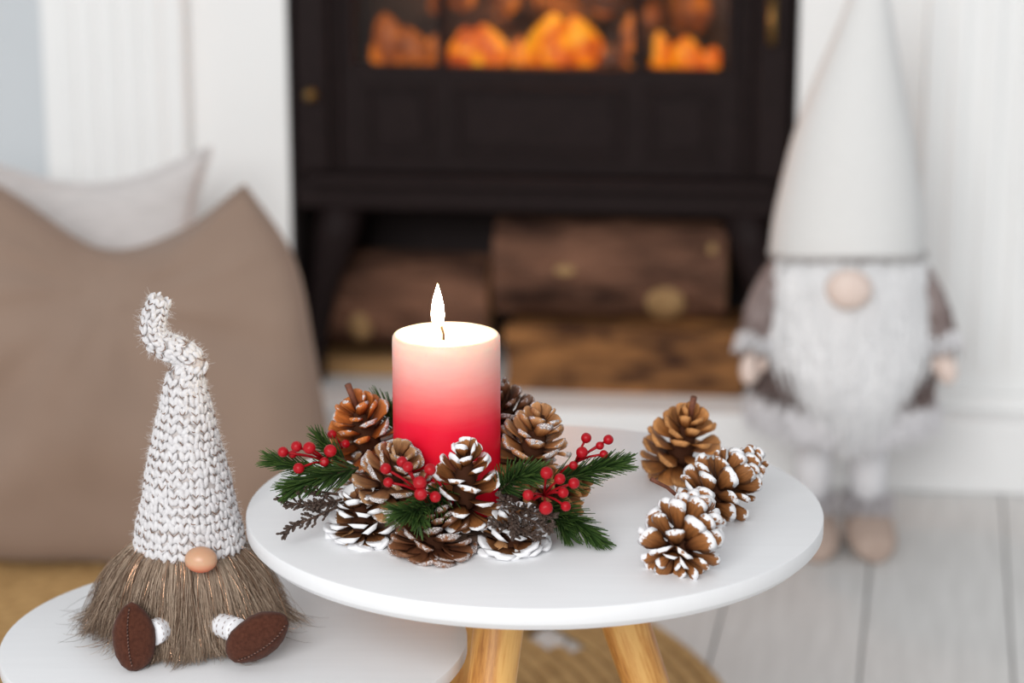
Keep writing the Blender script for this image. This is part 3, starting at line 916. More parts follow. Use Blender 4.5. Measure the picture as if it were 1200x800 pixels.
# ---- the wreath
wr = empty('candle_wreath', (CC.x, CC.y, BTZ), 'pine cone wreath with fir sprigs and red berries around the candle', 'wreath')
mb = MB()
ringpts = []
for i in range(5):
    pts = []
    for s in range(49):
        a = 2 * PI * s / 48
        rr = 0.062 + 0.006 * math.sin(3 * a + i * 1.3) + 0.004 * math.cos(5 * a + i)
        pts.append((CC.x + rr * math.cos(a), CC.y + rr * math.sin(a), BTZ + 0.006 + 0.0035 * i + 0.002 * math.sin(4 * a + i * 2)))
    mb2 = MB(); mb2.tube(pts, 0.0042, 8, 0, False)
    mb2.build('ring_twig', M['twig'], wr)
def toward(p, up=0.5, side=0.0):
    d = (CAMP - Vector(p)); d.z = 0; d.normalize()
    return (d + Vector((side, 0, up))).normalized()
cones = [  # px, py, distance, R, L, scales, material, axis(side, toward camera, up), opening base/apex, stem
    (428, 508, 1.790, .0335, .052, 34, 'cone_orange', (-0.25, 0.25, 1.0), 102, 36, 1),
    (462, 557, 1.715, .0310, .050, 38, 'cone_silver', (0.25, 0.55, 0.9), 100, 28, 0),
    (426, 612, 1.722, .0310, .050, 46, 'cone_heavy', (-0.15, 0.25, 1.0), 104, 46, 0),
    (507, 630, 1.688, .0340, .040, 44, 'cone_dark', (0.05, 0.20, 1.0), 106, 36, 0),
    (545, 566, 1.696, .0290, .060, 34, 'cone_white', (0.05, 0.22, 1.0), 110, 24, 0),
    (601, 632, 1.700, .0310, .044, 44, 'cone_heavy', (0.15, 0.25, 1.0), 104, 44, 0),
    (625, 522, 1.775, .0320, .052, 40, 'cone_tan', (0.30, 0.10, 1.0), 100, 34, 0),
    (592, 492, 1.825, .0310, .054, 44, 'cone_dark', (-0.25, 0.10, 1.0), 104, 30, 1),
    (652, 580, 1.765, .0270, .050, 44, 'cone_plain', (0.75, 0.20, 0.6), 104, 30, 0),
]
for i, (px, py, y, Rr, L, ns, mt, (sx, tc_, up), o0, o1, stem) in enumerate(cones):
    c = at(px, py, y)
    pine_cone(wr, c, (sx, -tc_, up), Rr, L, ns, mt, 100 + i, o0, o1, stem)
for i, (x, y, z) in enumerate([(-0.115, 1.806, 0.511), (-0.055, 1.838, 0.512), (0.012, 1.815, 0.511)]):
    pine_cone(wr, (x, y, z), (0.1 * (i - 1), 0.3, 1), 0.029, 0.052, 44, 'cone_silver', 300 + i, singles=False)

# ---- fir sprigs
def lerp3(a, b, t): return tuple(a[i] + (b[i] - a[i]) * t for i in range(3))
def fir(pts, nl, ln, seed, dens=1.0, spread=0.75):
    rnd = random.Random(seed)
    P = [Vector(p) for p in cr(pts, 14)]
    mb = MB(); mb.tube(P, [0.0013 - 0.0007 * i / 13 for i in range(14)], 6)
    stem = mb.build('fir_sprig', M['twig'], wr)
    sts = []
    for i in range(nl):
        f = (i + rnd.random()) / nl
        k = min(int(f * 13), 12)
        p = P[k].lerp(P[k + 1], f * 13 - k)
        d = (P[k + 1] - P[k]).normalized()
        a = i * 2.39996 + rnd.uniform(-.4, .4)
        e1 = d.cross(Vector((0, 0, 1))).normalized(); e2 = d.cross(e1)
        rad = e1 * math.cos(a) + e2 * math.sin(a)
        sp_ = spread * (1 - 0.45 * f) * rnd.uniform(0.8, 1.2)
        dd = (d * math.cos(sp_) + rad * math.sin(sp_)).normalized()
        l = ln * rnd.uniform(0.75, 1.1) * (1 - 0.25 * f)
        end = p + dd * l + d * l * 0.12
        if end.z < BTZ + 0.002: end.z = BTZ + 0.002
        midp = p + dd * l * 0.55
        if midp.z < BTZ + 0.002: midp.z = BTZ + 0.002
        g = rnd.random()
        c0 = lerp3((0.010, 0.026, 0.007), (0.030, 0.062, 0.014), g)
        c1 = lerp3((0.032, 0.080, 0.016), (0.085, 0.15, 0.032), g)
        sts.append((bez(p, midp, end, 4), 0.00062, 0.00028, c0, c1))
    o = link('needles', strand_mesh('needles', sts, M['needle'], 4), stem)
    tag(o, kind='stuff')
A = at
fir([A(412, 545, 1.745), A(375, 552, 1.735), A(345, 545, 1.73), A(322, 540, 1.728)], 190, 0.019, 1)
fir([A(420, 548, 1.725), A(385, 556, 1.715), A(355, 566, 1.708), A(345, 570, 1.705)], 230, 0.021, 2)
fir([A(405, 540, 1.75), A(388, 528, 1.75), A(375, 515, 1.75)], 90, 0.017, 12)
fir([A(470, 510, 1.81), A(462, 490, 1.81), A(446, 474, 1.812)], 150, 0.021, 3)
fir([A(525, 575, 1.70), A(505, 590, 1.675), A(485, 598, 1.660), A(470, 600, 1.655)], 210, 0.020, 4, spread=0.95)
fir([A(495, 580, 1.69), A(490, 595, 1.667), A(492, 612, 1.655)], 110, 0.016, 14, spread=0.95)
fir([A(585, 575, 1.70), A(605, 560, 1.69), A(625, 556, 1.685)], 200, 0.020, 5, spread=1.0)
fir([A(645, 565, 1.75), A(680, 556, 1.745), A(705, 548, 1.74), A(724, 544, 1.737)], 230, 0.021, 6)
fir([A(640, 590, 1.735), A(665, 605, 1.72), A(685, 620, 1.71), A(698, 632, 1.705)], 230, 0.022, 7)
fir([A(640, 595, 1.73), A(655, 610, 1.715), A(665, 625, 1.708)], 120, 0.018, 17)

# ---- dark glittered sprigs
M['glit'] = plain('dark_glittered_brown', (0.018, 0.010, 0.007), (0.13, 0.09, 0.072), 1500, 0.5, 0.6, 1200, 0.0006, spec=0.2)
def heather(stems, seed, bud=0.0016, den=34):
    rnd = random.Random(seed)
    main = MB(); buds = MB()
    for pts in stems:
        P = [Vector(p) for p in cr(pts, 12)]
        main.tube(P, [0.0011 - 0.0005 * i / 11 for i in range(12)], 6)
        for i in range(den):
            f = 0.12 + 0.88 * (i + rnd.random()) / den
            k = min(int(f * 11), 10); p = P[k].lerp(P[k + 1], f * 11 - k)
            d = (P[k + 1] - P[k]).normalized()
            r = Vector((rnd.uniform(-1, 1), rnd.uniform(-1, 1), rnd.uniform(-1, 1))); r = (r - d * r.dot(d)).normalized()
            dd = (d * 0.8 + r * 0.7).normalized(); l = rnd.uniform(0.004, 0.011) * (1.1 - 0.6 * f)
            e = p + dd * l
            if e.z < BTZ + 0.002: e.z = BTZ + 0.002
            main.tube([p, e], [0.0005, 0.0004], 4)
            for q in range(3):
                c = p.lerp(e, 0.5 + 0.25 * q) + Vector((rnd.uniform(-1, 1), rnd.uniform(-1, 1), rnd.uniform(-.5, 1))) * 0.0006
                qd = dd.to_track_quat('Z', 'X').to_matrix()
                buds.ball(c, (bud * .62, bud * .62, bud * rnd.uniform(.8, 1.2)), 6, 4, qd)
    o = main.build('heather_sprig', M['twig'], wr)
    tag(buds.build('buds', M['glit'], o), kind='stuff')
heather([[A(405, 588, 1.72), A(375, 592, 1.713), A(345, 590, 1.708), A(327, 584, 1.705)], [A(400, 592, 1.715), A(368, 606, 1.705), A(345, 616, 1.700), A(333, 626, 1.697)],
         [A(402, 580, 1.72), A(372, 576, 1.71), A(350, 575, 1.706), A(340, 574, 1.704)], [A(400, 585, 1.712), A(380, 590, 1.70), A(362, 592, 1.695)]], 21)
heather([[A(625, 600, 1.70), A(600, 592, 1.672), A(585, 580, 1.664)], [A(610, 605, 1.69), A(590, 618, 1.668), A(578, 612, 1.663)], [A(600, 610, 1.69), A(615, 622, 1.665), A(632, 630, 1.660)],
         [A(600, 600, 1.69), A(628, 612, 1.668), A(645, 618, 1.662)], [A(610, 600, 1.69), A(630, 602, 1.668), A(650, 606, 1.662)], [A(600, 595, 1.685), A(600, 612, 1.664), A(604, 628, 1.660)]], 22, 0.0017, 26)

# ---- berries
BMESH = {}
def berry_mesh():
    mb = MB()
    mb.ball((0, 0, 0), (1, 1, 1.02), 20, 14)
    for i, v in enumerate(mb.v):
        if v[2] > 0.9: mb.v[i] = (v[0], v[1], v[2] - 0.10 * (v[2] - 0.9) / 0.1)
    return mb.mesh('berry', M['berry'])
BERRY = berry_mesh()
def berries(base, items, y0):
    """items: (px, py, radius px, y)"""
    b0 = A(*base, y0)
    mb = MB()
    pos = []
    cx = sum(i[0] for i in items) / len(items); cy = sum(i[1] for i in items) / len(items)
    hub = A(0.5 * base[0] + 0.5 * cx, 0.5 * base[1] + 0.5 * cy, y0 - 0.004)
    mb.tube([b0, b0.lerp(hub, .5) + Vector((0, 0, 0.001)), hub], [0.0013, 0.0012, 0.0011], 6)
    for px, py, r, y in items:
        p = A(px, py, y); rr = r * 1.0 / 1510
        pos.append((p, rr))
        m_ = hub.lerp(p, 0.5) + Vector((0, 0, 0.0012))
        mb.tube([hub, m_, p], [0.0011, 0.0009, 0.0010], 6)
    stem = mb.build('berry_sprig', M['berrystem'], wr)
    for p, rr in pos:
        o = bpy.data.objects.new('berry', BERRY); COL.objects.link(o); o.parent = stem
        o.matrix_basis = Matrix.Translation(p) @ (p - hub).to_track_quat('Z', 'X').to_matrix().to_4x4() @ Matrix.Diagonal((rr, rr, rr, 1))
berries((408, 548), [(331.6, 529.4, 6, 1.715), (347.5, 523, 6.2, 1.712), (362.5, 524.7, 7, 1.706), (387, 528, 7.2, 1.705), (350, 548.5, 6.2, 1.703), (343, 532, 4.6, 1.722), (380, 541, 5.5, 1.715)], 1.73)
berries((502, 592), [(452, 549, 6.2, 1.664), (471, 541, 6.0, 1.664), (478, 547, 6.0, 1.658), (492, 565.6, 7.6, 1.650), (493, 578.5, 7.2, 1.648), (504, 550, 6.6, 1.657), (510, 582, 6.2, 1.652), (455, 565, 5.6, 1.662)], 1.675)
berries((625, 585), [(640.6, 554, 7, 1.668), (656, 561, 6.2, 1.668), (672.5, 566, 6.2, 1.668), (639.7, 595, 7.6, 1.655), (663, 593, 5.6, 1.662), (660, 577, 6, 1.665), (619, 580, 6.2, 1.660)], 1.69)
berries((655, 556), [(687, 513, 6, 1.745), (713, 515, 5.8, 1.742), (703, 522, 4.8, 1.74), (682, 530, 6.8, 1.738), (707.5, 532, 4.8, 1.738), (672, 545, 5, 1.735)], 1.752)
berries((400, 525), [(389, 509, 5.5, 1.765), (405, 520, 5, 1.76)], 1.77)

# ---- loose cones on the table
def loose(label, px, py, z, Rr, L, ns, mt, axis, seed, o0, o1, stem):
    c, s = math.cos(PITCH), math.sin(PITCH)
    d = Vector(((px - 600) / FPX, c - (py - 400) / FPX * s, -s - (py - 400) / FPX * c))
    p = Vector((0, 0, CAMH)) + d * ((BTZ + z - CAMH) / d.z)
    root = empty('pine_cone', (p.x, p.y, BTZ), label, 'pine cone', 'loose pine cones beside the wreath')
    pine_cone(root, p, axis, Rr, L, ns, mt, seed, o0, o1, stem)
    return root
loose('plain brown open pine cone without white tips, rearmost of the loose three', 800, 520, 0.030, 0.0350, 0.052, 38, 'cone_plain', (0.22, -0.30, 1.0), 51, 104, 34, 1)
loose('white tipped pine cone in the middle of the loose three', 850, 566, 0.027, 0.0310, 0.062, 48, 'cone_white', (0.62, 0.40, 0.42), 52, 98, 26, 0)
near = loose('white tipped pine cone with a thin stem, nearest of the loose three', 804, 622, 0.028, 0.0325, 0.060, 50, 'cone_white', (0.34, 0.66, 0.42), 58, 104, 28, 0)
mb = MB(); mb.tube([at(795, 582, 1.722), at(782, 571, 1.722), at(772, 566, 1.720), at(763, 561, 1.718)], [0.0016, 0.0014, 0.0015, 0.0018], 8)
mb.build('stem', M['cone_orange_stem'], near)

# ------------------------------------------------------------------ sitting gnome on the small table
GY = 1.785
gn = empty('sitting_gnome', (at(222, 735, GY).x, GY, STZ), 'small sitting gnome with white knitted hat, brown fur beard and brown felt shoes', 'gnome doll')
PXM = 1 / 1487.0
hat_pts = [(222, 640, 62), (221.5, 626, 60), (221, 612, 57), (220.5, 584, 50.5), (219, 550, 44), (217.5, 518, 36.5), (217.5, 476, 26.5), (216.5, 450, 20), (219, 438, 17), (225.5, 426.5, 14.5), (214, 413, 13.2), (197, 406.5, 12.6), (184, 398, 12), (179, 383, 11), (182, 366, 10.8), (187.5, 351, 9.5)]
HC = []
for px, py, r in hat_pts:
    p = at(px, py, GY)
    HC.append((p.x, p.y, p.z, r * PXM))
HS = cr(HC, 260)
HP = [Vector(h[:3]) for h in HS]; HR = [max(0.004, h[3]) for h in HS]
# arclength and frames
AL = [0.0]
for i in range(1, len(HP)): AL.append(AL[-1] + (HP[i] - HP[i - 1]).length)
FR = []
nrm = Vector((0, -1, 0))
for i in range(len(HP)):
    d = (HP[min(i + 1, len(HP) - 1)] - HP[max(i - 1, 0)]).normalized()
    nrm = (nrm - d * nrm.dot(d)).normalized()
    FR.append((d, nrm.copy(), d.cross(nrm)))
def hat_at(s, a, off=0.0):
    i = min(max(int(np.searchsorted(AL, s)), 0), len(AL) - 1)
    d, n1, n2 = FR[i]
    out = n1 * math.cos(a) + n2 * math.sin(a)
    return HP[i] + out * (HR[i] + off), out, d, HR[i]
mb = MB()
nn = 40
vs_, fcs = [], []
for i in range(0, len(HP), 3):
    d, n1, n2 = FR[i]
    for k in range(nn):
        a = 2 * PI * k / nn
        vs_.append(HP[i] + (n1 * math.cos(a) + n2 * math.sin(a)) * (HR[i] - 0.0008))
rows = len(range(0, len(HP), 3))
for i in range(rows - 1):
    for k in range(nn):
        fcs.append((i * nn + k, i * nn + (k + 1) % nn, (i + 1) * nn + (k + 1) % nn, (i + 1) * nn + k))
tipi = len(vs_); vs_.append(HP[-1] + FR[-1][0] * 0.004)
for k in range(nn): fcs.append(((rows - 1) * nn + k, (rows - 1) * nn + (k + 1) % nn, tipi))
mb.add(vs_, fcs)
hat = mb.build('knitted_hat', M['yarn_under'], gn)
kn = MB(); thr = MB()
rnd = random.Random(5)
SWID, RH = 0.0083, 0.0068
s = 0.0015; row = 0
while s < AL[-1] - 0.001:
    _, _, _, rr = hat_at(s, 0)
    sw = min(SWID, 2 * PI * rr / 7)
    rh = RH if rr > 0.011 else 0.0056
    ncol = max(7, round(2 * PI * rr / sw))
    sw = 2 * PI * rr / ncol
    ph = rnd.uniform(0, 0.25)
    for k in range(ncol):
        a = 2 * PI * (k + ph) / ncol + rnd.uniform(-.13, .13) * sw / rr
        for sg in (-1, 1):
            da = sg * sw * 0.24 / rr
            p, out, d, _ = hat_at(s + rh * 0.5 + rnd.uniform(-.0011, .0011), a + da, 0.0005 + rnd.uniform(0, .0010))
            tan = d.cross(out).normalized()
            sl = R(22 + rnd.uniform(-16, 16)) * sg
            Z = (d * math.cos(sl) - tan * math.sin(sl) * -1).normalized()
            X = out; Y = Z.cross(X)
            Mx = Matrix((X, Y, Z)).transposed()
            kn.ball(p, (0.0017, sw * rnd.uniform(.26, .34), rh * rnd.uniform(.60, .76)), 7, 6, Mx)
        if rnd.random() < 0.8:
            pts = []
            w0 = rnd.uniform(0.25, 0.42); st0 = rnd.uniform(-0.2, 0.15)
            for j in range(5):
                t = j / 4 * 2 - 1
                p, out, d, _ = hat_at(s + rh * (0.05 + st0 + 0.42 * t * t), a + w0 * t * sw / rr, 0.0020 + 0.0007 * (1 - abs(t)))
                pts.append(p)
            if rnd.random() < 0.5: pts = pts[:3 + rnd.randrange(2)]
            thr.tube(pts, rnd.uniform(.00030, .00046), 4)
    s += rh; row += 1
tag(kn.build('knit_stitches', M['yarn'], hat), kind='stuff')
tag(thr.build('brown_thread', M['thread'], hat), kind='stuff')
sts = []
for i in range(5200):
    s = rnd.uniform(0, AL[-1]); a = rnd.uniform(0, 2 * PI)
    p, out, d, rr = hat_at(s, a, 0.001)
    if rr < 0.012 and rnd.random() < 0.3: continue
    v = (out + Vector((rnd.uniform(-1, 1), rnd.uniform(-1, 1), rnd.uniform(-1, 1))) * 0.9).normalized()
    l = rnd.uniform(.002, .0068)
    sts.append((bez(p, p + v * l * .6, p + v * l + Vector((rnd.uniform(-1, 1), 0, rnd.uniform(-1, 1))) * l * .4, 4),   .00008, .00004, (.85, .84, .85), (.9, .88, .88)))
tag(link('hat_fuzz', strand_mesh('hat_fuzz', sts, M['softfur']), hat), kind='stuff')

# body under the fur
GX = at(220, 700, GY).x
zt = HC[0][2]
mb = MB()
mb.lathe([(0.030, 0.002), (0.040, 0.004), (0.045, 0.018), (0.043, 0.04), (0.040, 0.062), (0.037, zt - STZ + 0.004), (0.02, zt - STZ + 0.01)], (GX, GY, STZ), 32)
mb.build('body', M['body'], gn)
# beard fur
def fur_strand(phi, h, rnd, L, lift):
    zr = STZ + 0.012 + (zt - STZ - 0.006) * h
    rb = 0.046 - 0.008 * h
    rad = Vector((math.sin(phi), -math.cos(phi), 0))
    p = Vector((GX, GY, zr)) + rad * rb
    side = abs(math.sin(phi)) ** 1.5
    out = (0.015 + 0.012 * side * lift) * rnd.uniform(.5, 1.4) * L / 0.06
    tan = Vector((rad.y, -rad.x, 0)) * rnd.uniform(-1, 1) * L * 0.12
    floor_z = STZ + 0.0010 + rnd.random() * 0.004 + 0.006 * side
    z_end = zr - L * rnd.uniform(.80, 1.0)
    if z_end < floor_z:
        out += (floor_z - z_end) * 0.22
        z_end = floor_z
    c = p + rad * (out * 0.70 + 0.004) + Vector((0, 0, -L * 0.26)) + tan * .2
    e = p + rad * out + tan; e.z = z_end
    w1 = Vector((rad.y, -rad.x, 0)) * rnd.uniform(-1, 1) * 0.0016; k = rnd.uniform(0, 6)
    return [q + w1 * math.sin(k + i * 1.3) * i / 6 for i, q in enumerate(bez(p, c, e, 7))]
sts, tin = [], []
cl_ = []
for _ in range(300):
    f0 = rnd.uniform(-PI, PI); h0 = rnd.random() ** 0.55
    cl_.append((f0, h0, fur_strand(f0, h0, rnd, rnd.uniform(0.040, 0.082), 1.0)))
for i in range(11500):
    phi0, h0, cp = cl_[rnd.randrange(len(cl_))]
    phi = phi0 + rnd.gauss(0, 0.10)
    h = min(1, max(0, h0 + rnd.gauss(0, 0.08)))
    L = rnd.uniform(0.045, 0.084)
    pts = fur_strand(phi, h, rnd, L, 1.0)
    cw = rnd.uniform(0.25, 0.8)
    pts = [p.lerp(cp[q], cw * (q / 6) ** 1.3) for q, p in enumerate(pts)]
    v = noise.noise(Vector((phi0 * 9, h0 * 9, 0))) * 0.85 + 0.45 + rnd.uniform(-.3, .3)
    v = min(1, max(0, v))
    c0 = lerp3((0.19, 0.115, 0.072), (0.70, 0.55, 0.42), v)
    c1 = lerp3((0.05, 0.026, 0.015), (0.36, 0.245, 0.165), v)
    sts.append((pts, 0.00023, 0.00007, c0, c1))
for i in range(70):   # loose flyaway hairs at the left and right
    phi = rnd.choice((-1, 1)) * rnd.uniform(1.1, 1.9)
    pts = fur_strand(phi, rnd.uniform(.1, .5), rnd, rnd.uniform(.06, .085), 1.3)
    sts.append((pts, 0.00022, 0.00008, (.16, .11, .08), (.06, .035, .025)))
tag(link('beard_fur', strand_mesh('beard_fur', sts, M['fur']), gn), kind='stuff')
for i in range(110):
    phi = rnd.uniform(-1.7, 1.7)
    pts = fur_strand(phi, rnd.random(), rnd, rnd.uniform(.045, .07), 1.05)
    pts = [p + Vector((math.sin(phi), -math.cos(phi), 0.2)) * 0.003 for p in pts]
    tin.append((pts, 0.00026, 0.00018, (1, 1, 1), (1, 1, 1)))
tag(link('tinsel_strands', strand_mesh('tinsel_strands', tin, M['tinsel']), gn), kind='stuff')
# nose
mb = MB(); pn = at(235.5, 655.5, GY - 0.052)
mb.ball(pn, (0.0125, 0.011, 0.0100), 24, 16)
mb.build('nose', M['nose'], gn)
# legs and felt shoes
def shoe(pc, long_ax, wide_ax, L, Wd, D, seamoff, sx=1):
    la, wa = Vector(long_ax).normalized(), Vector(wide_ax).normalized()
    wa = (wa - la * wa.dot(la)).normalized()
    da = la.cross(wa)          # points away from the sole
    if da.y < 0: da = -da
    prof = [(-1.0, .05), (-.93, .36), (-.78, .64), (-.5, .90), (-.15, 1.0), (.2, .98), (.5, .84), (.75, .58), (.92, .32), (1.0, .06)]
    mb = MB(); vs_, fcs = [], []; n = 20
    for t, w in prof:
        for k in range(n):
            a = 2 * PI * k / n
            x = math.copysign(abs(math.cos(a)) ** 0.85, math.cos(a)) * w * Wd
            y = math.sin(a) * w * D * (0.75 if math.sin(a) < 0 else 1.0) * (1.0 + 0.15 * t)
            rid = 0.0016 * math.exp(-((x - seamoff) / 0.0022) ** 2) if math.sin(a) < 0 else 0
            p = pc + la * (t * L) + wa * x + da * (y - rid)
            q = p + noise.noise_vector(p * 60) * 0.0009
            if q.z < STZ + 0.0005: q.z = STZ + 0.0005
            vs_.append(q)
    m_ = len(prof)
    for i in range(m_ - 1):
        for k in range(n):
            fcs.append((i * n + k, i * n + (k + 1) % n, (i + 1) * n + (k + 1) % n, (i + 1) * n + k))
    fcs.append(tuple(range(n - 1, -1, -1))); fcs.append(tuple((m_ - 1) * n + k for k in range(n)))
    mb.add(vs_, fcs)
    o = mb.build('shoe', M['felt'], gn)
    sm = MB(); hb = MB()
    for i in range(17):
        t = -0.78 + 1.6 * i / 16
        w = np.interp(t, [q[0] for q in prof], [q[1] for q in prof])
        def sp(tt, xo):
            xx = seamoff * w + xo
            yy = -math.sqrt(max(0, 1 - (xx / (w * Wd)) ** 2)) * w * D * 0.75 * (1 + 0.15 * tt)
            return pc + la * (tt * L) + wa * xx + da * (yy - 0.0019)
        sm.tube([sp(t - .022, -.0004), sp(t + .022, .0004)], 0.00045, 5)
        hb.ball(sp(t + .05, 0), (0.0006, 0.0006, 0.0006), 6, 4)
    tag(sm.build('seam_stitches', M['stitch'], o), kind='stuff')
    tag(hb.build('stitch_holes', M['hole'], o), kind='stuff')
    return o
def sock(a, b_, r):
    mb = MB(); a, b_ = Vector(a), Vector(b_)
    n = 12
    mb.tube([a.lerp(b_, i / n) for i in range(n + 1)], [r * (1 + 0.06 * (i % 2)) for i in range(n + 1)], 18)
    o = mb.build('leg', M['whitecloth'], gn)
    th_ = MB()
    d = (b_ - a).normalized(); e1 = d.cross(Vector((0, 0, 1))).normalized(); e2 = d.cross(e1)
    for i in range(2, n + 1, 2):
        for k in range(14):
            an = 2 * PI * k / 14
            q = a.lerp(b_, i / n)
            th_.tube([q + (e1 * math.cos(an) + e2 * math.sin(an)) * (r * 1.05), q + (e1 * math.cos(an + .22) + e2 * math.sin(an + .22)) * (r * 1.07)], 0.00022, 4)
    tag(th_.build('brown_thread', M['thread'], o), kind='stuff')
SY = 1.712
p1 = at(157, 746, SY); p2 = at(302, 746, SY)
shoe(p1, (-0.06, 0.22, 1.0), (1, 0.15, 0), 0.0262, 0.0162, 0.0125, -0.0045)
shoe(p2, (0.88, 0.12, 0.62), (0.62, 0.35, -0.88), 0.0270, 0.0178, 0.0130, 0.0040)
sock(at(208, 728, GY - 0.03), at(178, 742, SY + 0.006), 0.0096)
sock(at(238, 725, GY - 0.03), at(280, 739, SY + 0.006), 0.0092)

# ------------------------------------------------------------------ standing white gnome by the fireplace
WY = 3.10
wg = empty('standing_gnome', (0.440, WY, 0), 'tall standing gnome with plain white hat and long white beard by the fireplace', 'gnome doll')
wx = 0.440
rnd = random.Random(11)
# coat
mb = MB()
mb.lathe([(0.02, 0.185), (0.100, 0.190), (0.110, 0.205), (0.106, 0.25), (0.098, 0.31), (0.088, 0.36), (0.080, 0.405), (0.06, 0.44)], (wx, WY, 0), 36)
coat = mb.build('coat', M['coat'], wg)
sts = []
for i in range(2600):
    phi = rnd.uniform(-PI, PI); z = rnd.uniform(0.215, 0.39)
    rb = np.interp(z, [0.19, 0.25, 0.31, 0.36, 0.405], [0.110, 0.108, 0.098, 0.088, 0.080])
    rad = Vector((math.sin(phi), -math.cos(phi), 0)); p = Vector((wx, WY, z)) + rad * rb
    l = rnd.uniform(.02, .035); g = rnd.random()
    sts.append((bez(p, p + rad * l * .4 + Vector((0, 0, -l * .3)), p + rad * l * .45 + Vector((rnd.uniform(-1, 1) * .006, 0, -l)), 4), .0013, .0005, lerp3((.10, .065, .06), (.22, .155, .14), g), lerp3((.14, .10, .09), (.34, .27, .26), g)))
tag(link('coat_fur', strand_mesh('coat_fur', sts, M['softfur']), coat), kind='stuff')
sts = []
for i in range(1500):
    phi = rnd.uniform(-PI, PI); z = rnd.uniform(0.192, 0.215)
    rad = Vector((math.sin(phi), -math.cos(phi), 0)); p = Vector((wx, WY, z)) + rad * 0.112
    l = rnd.uniform(.022, .038); g = rnd.random()
    sts.append((bez(p, p + rad * l * .5 + Vector((0, 0, -l * .2)), p + rad * l * .4 + Vector((rnd.uniform(-1, 1) * .008, 0, -l)), 4), .0016, .0007, lerp3((.70, .68, .69), (.86, .85, .87), g), (.85, .84, .87)))
tag(link('hem_fur', strand_mesh('hem_fur', sts, M['softfur']), coat), kind='stuff')
# arms
for s in (-1, 1):
    sh = Vector((wx + s * 0.075, WY - 0.01, 0.375)); el = Vector((wx + s * 0.106, WY - 0.02, 0.325)); wr_ = Vector((wx + s * 0.118, WY - 0.035, 0.283))
    mb = MB(); mb.tube(cr([sh, el, wr_], 8), [0.030, 0.031, 0.030, 0.029, 0.027, 0.026, 0.025, 0.024], 16)
    arm = mb.build('arm', M['coat'], wg)
    st2 = []
    for i in range(260):
        t = rnd.random(); p = sh.lerp(el, t * 2) if t < .5 else el.lerp(wr_, t * 2 - 1)
        a = Vector((rnd.uniform(-1, 1), rnd.uniform(-1, 1), rnd.uniform(-.6, 1))).normalized(); q = p + a * 0.025
        st2.append((bez(q, q + a * .008, q + a * .008 + Vector((0, 0, -.02)), 4), .0013, .0005, (.17, .115, .105), (.28, .22, .21)))
    tag(link('arm_fur', strand_mesh('arm_fur', st2, M['softfur']), arm), kind='stuff')
    st2 = []
    dirv = (wr_ - el).normalized()
    for i in range(300):
        a = Vector((rnd.uniform(-1, 1), rnd.uniform(-1, 1), rnd.uniform(-1, 1))); a = (a - dirv * a.dot(dirv)).normalized(); q = wr_ + a * 0.02 + dirv * rnd.uniform(-.012, .008)
        st2.append((bez(q, q + a * .010, q + a * .011 + dirv * .012, 4), .0016, .0007, (.8, .79, .8), (.86, .85, .87)))
    tag(link('cuff_fur', strand_mesh('cuff_fur', st2, M['softfur']), arm), kind='stuff')
    mb = MB(); hp = wr_ + dirv * 0.032
    mb.ball(hp, (0.017, 0.014, 0.024), 16, 10, dirv.to_track_quat('Z', 'X').to_matrix())
    mb.ball(hp + Vector((-s * 0.014, -0.008, 0.006)), (0.006, 0.006, 0.011), 10, 8)
    mb.build('hand', M['skin'], arm)
    # leg, boot with fur cuff
    lx = wx + s * 0.037
    mb = MB(); mb.tube([(lx, WY - 0.01, 0.215), (lx, WY - 0.01, 0.12), (lx + s * 0.001, WY - 0.012, 0.05)], [0.026, 0.025, 0.024], 18)
    mb.build('leg', M['whitecloth'], wg)
    mb = MB(); prof = cr([(-0.045, .018, .030), (-0.03, .028, .042), (0.0, .032, .056), (0.03, .034, .050), (0.055, .032, .042), (0.078, .024, .030), (0.088, .006, .012)], 14)
    vs_, fcs = [], []; n = 18
    for (t, w, h) in prof:
        for k in range(n):
            a = 2 * PI * k / n
            zz = max(0.001, h * 0.5 + h * 0.5 * math.sin(a) * 1.0)
            vs_.append((lx + s * 0.001 + w * math.cos(a), WY - 0.01 - t, zz))
    for i in range(len(prof) - 1):
        for k in range(n): fcs.append((i * n + k, i * n + (k + 1) % n, (i + 1) * n + (k + 1) % n, (i + 1) * n + k))
    fcs.append(tuple(range(n - 1, -1, -1))); fcs.append(tuple((len(prof) - 1) * n + k for k in range(n)))
    mb.add(vs_, fcs)
    sh_ = mb.build('shoe', M['suede'], wg)
    st2 = []
    for i in range(420):
        a = rnd.uniform(-PI, PI); rad = Vector((math.sin(a), -math.cos(a), 0)); q = Vector((lx, WY - 0.012, rnd.uniform(.052, .070))) + rad * 0.024; g = rnd.random()
        st2.append((bez(q, q + rad * .009, q + rad * .012 + Vector((0, 0, rnd.uniform(-.018, .004))), 4), .0014, .0006, lerp3((.34, .30, .31), (.7, .68, .7), g), lerp3((.5, .46, .47), (.78, .76, .78), g)))
    tag(link('shoe_fur', strand_mesh('shoe_fur', st2, M['softfur']), sh_), kind='stuff')
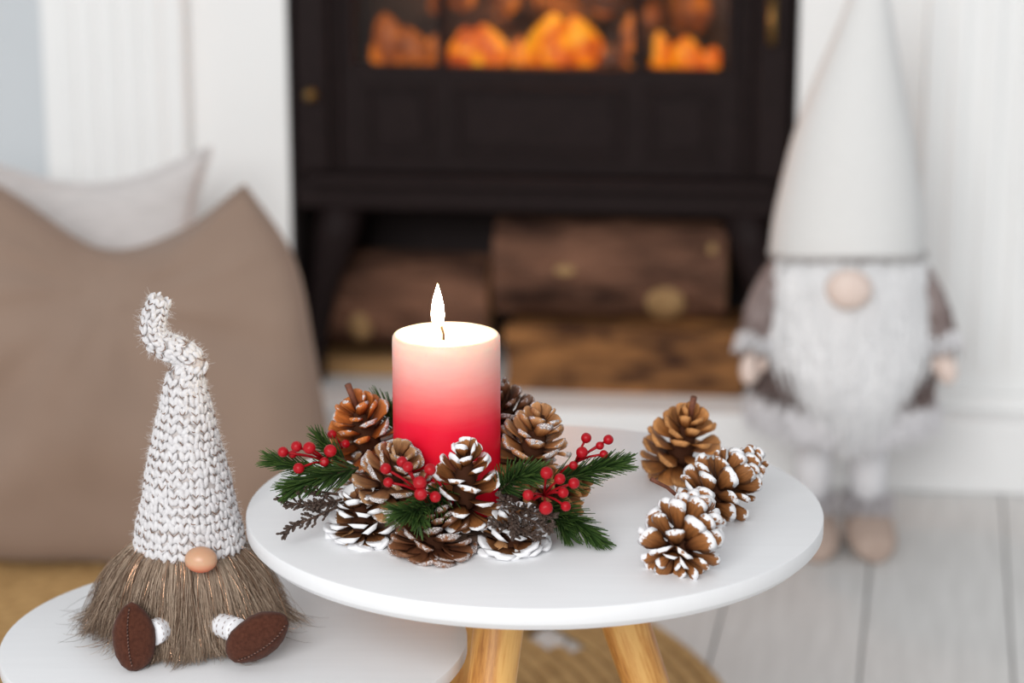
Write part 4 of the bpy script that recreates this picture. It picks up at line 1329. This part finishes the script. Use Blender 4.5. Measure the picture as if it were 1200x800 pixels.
# hat
mb = MB()
HT = cr([(wx - 0.002, WY, 0.402, .100), (wx - 0.001, WY, 0.43, .0985), (wx + 0.001, WY, 0.485, .0905), (wx + 0.003, WY, 0.545, .079), (wx + 0.007, WY, 0.61, .061), (wx + 0.013, WY, 0.68, .040), (wx + 0.019, WY, 0.75, .021), (wx + 0.026, WY + .004, 0.81, .010), (wx + 0.03, WY + .006, 0.835, .003)], 30)
mb.tube([h[:3] for h in HT], [h[3] for h in HT], 36)
def arch(x, y, z):
    f = max(0.0, 1 - max(0.0, z - 0.402) / 0.05)
    return z + f * (0.016 * max(0.0, (WY - y) / 0.1) ** 2 - 0.008)
mb.v = [(x, y, arch(x, y, z)) for x, y, z in mb.v]
ht = mb.build('felt_hat', M['hatwhite'], wg)
mb = MB(); mb.tube([(wx + 0.101 * math.sin(a), WY - 0.101 * math.cos(a), 0.404) for a in [2 * PI * i / 40 for i in range(41)]], 0.0035, 8, 0, False)
mb.v = [(x, y, arch(x, y, z)) for x, y, z in mb.v]
mb.build('hat_hem', plain('grey_hem', (0.46, 0.44, 0.43), None, 60, 0.9), ht)
# beard
sts = []
for i in range(3600):
    h = rnd.random(); phi = rnd.gauss(0, 0.66 * (1 - 0.45 * h)); phi = max(-1.45, min(1.45, phi))
    z = 0.405 - 0.12 * h ** 1.2
    rb = np.interp(z, [0.25, 0.31, 0.36, 0.405], [0.112, 0.104, 0.096, 0.090])
    rad = Vector((math.sin(phi), -math.cos(phi), 0)); p = Vector((wx, WY, z)) + rad * rb
    l = rnd.uniform(.07, .125) * (1.15 - 0.35 * abs(phi))
    g = rnd.random()
    e = p + rad * rnd.uniform(.012, .028) + Vector((-math.sin(phi) * l * .42 + rnd.uniform(-1, 1) * .010, 0, -l))
    sts.append((bez(p, p + rad * .030 + Vector((0, 0, -l * .3)), e, 6), .0012, .0006, lerp3((.88, .88, .89), (.97, .97, .98), g), lerp3((.86, .86, .88), (.97, .97, .98), g)))
tag(link('beard_fur', strand_mesh('beard_fur', sts, M['softfur']), wg), kind='stuff')
mb = MB(); mb.ball((wx - 0.013, WY - 0.118, 0.375), (0.030, 0.024, 0.026), 20, 14); mb.build('nose', M['skin'], wg)
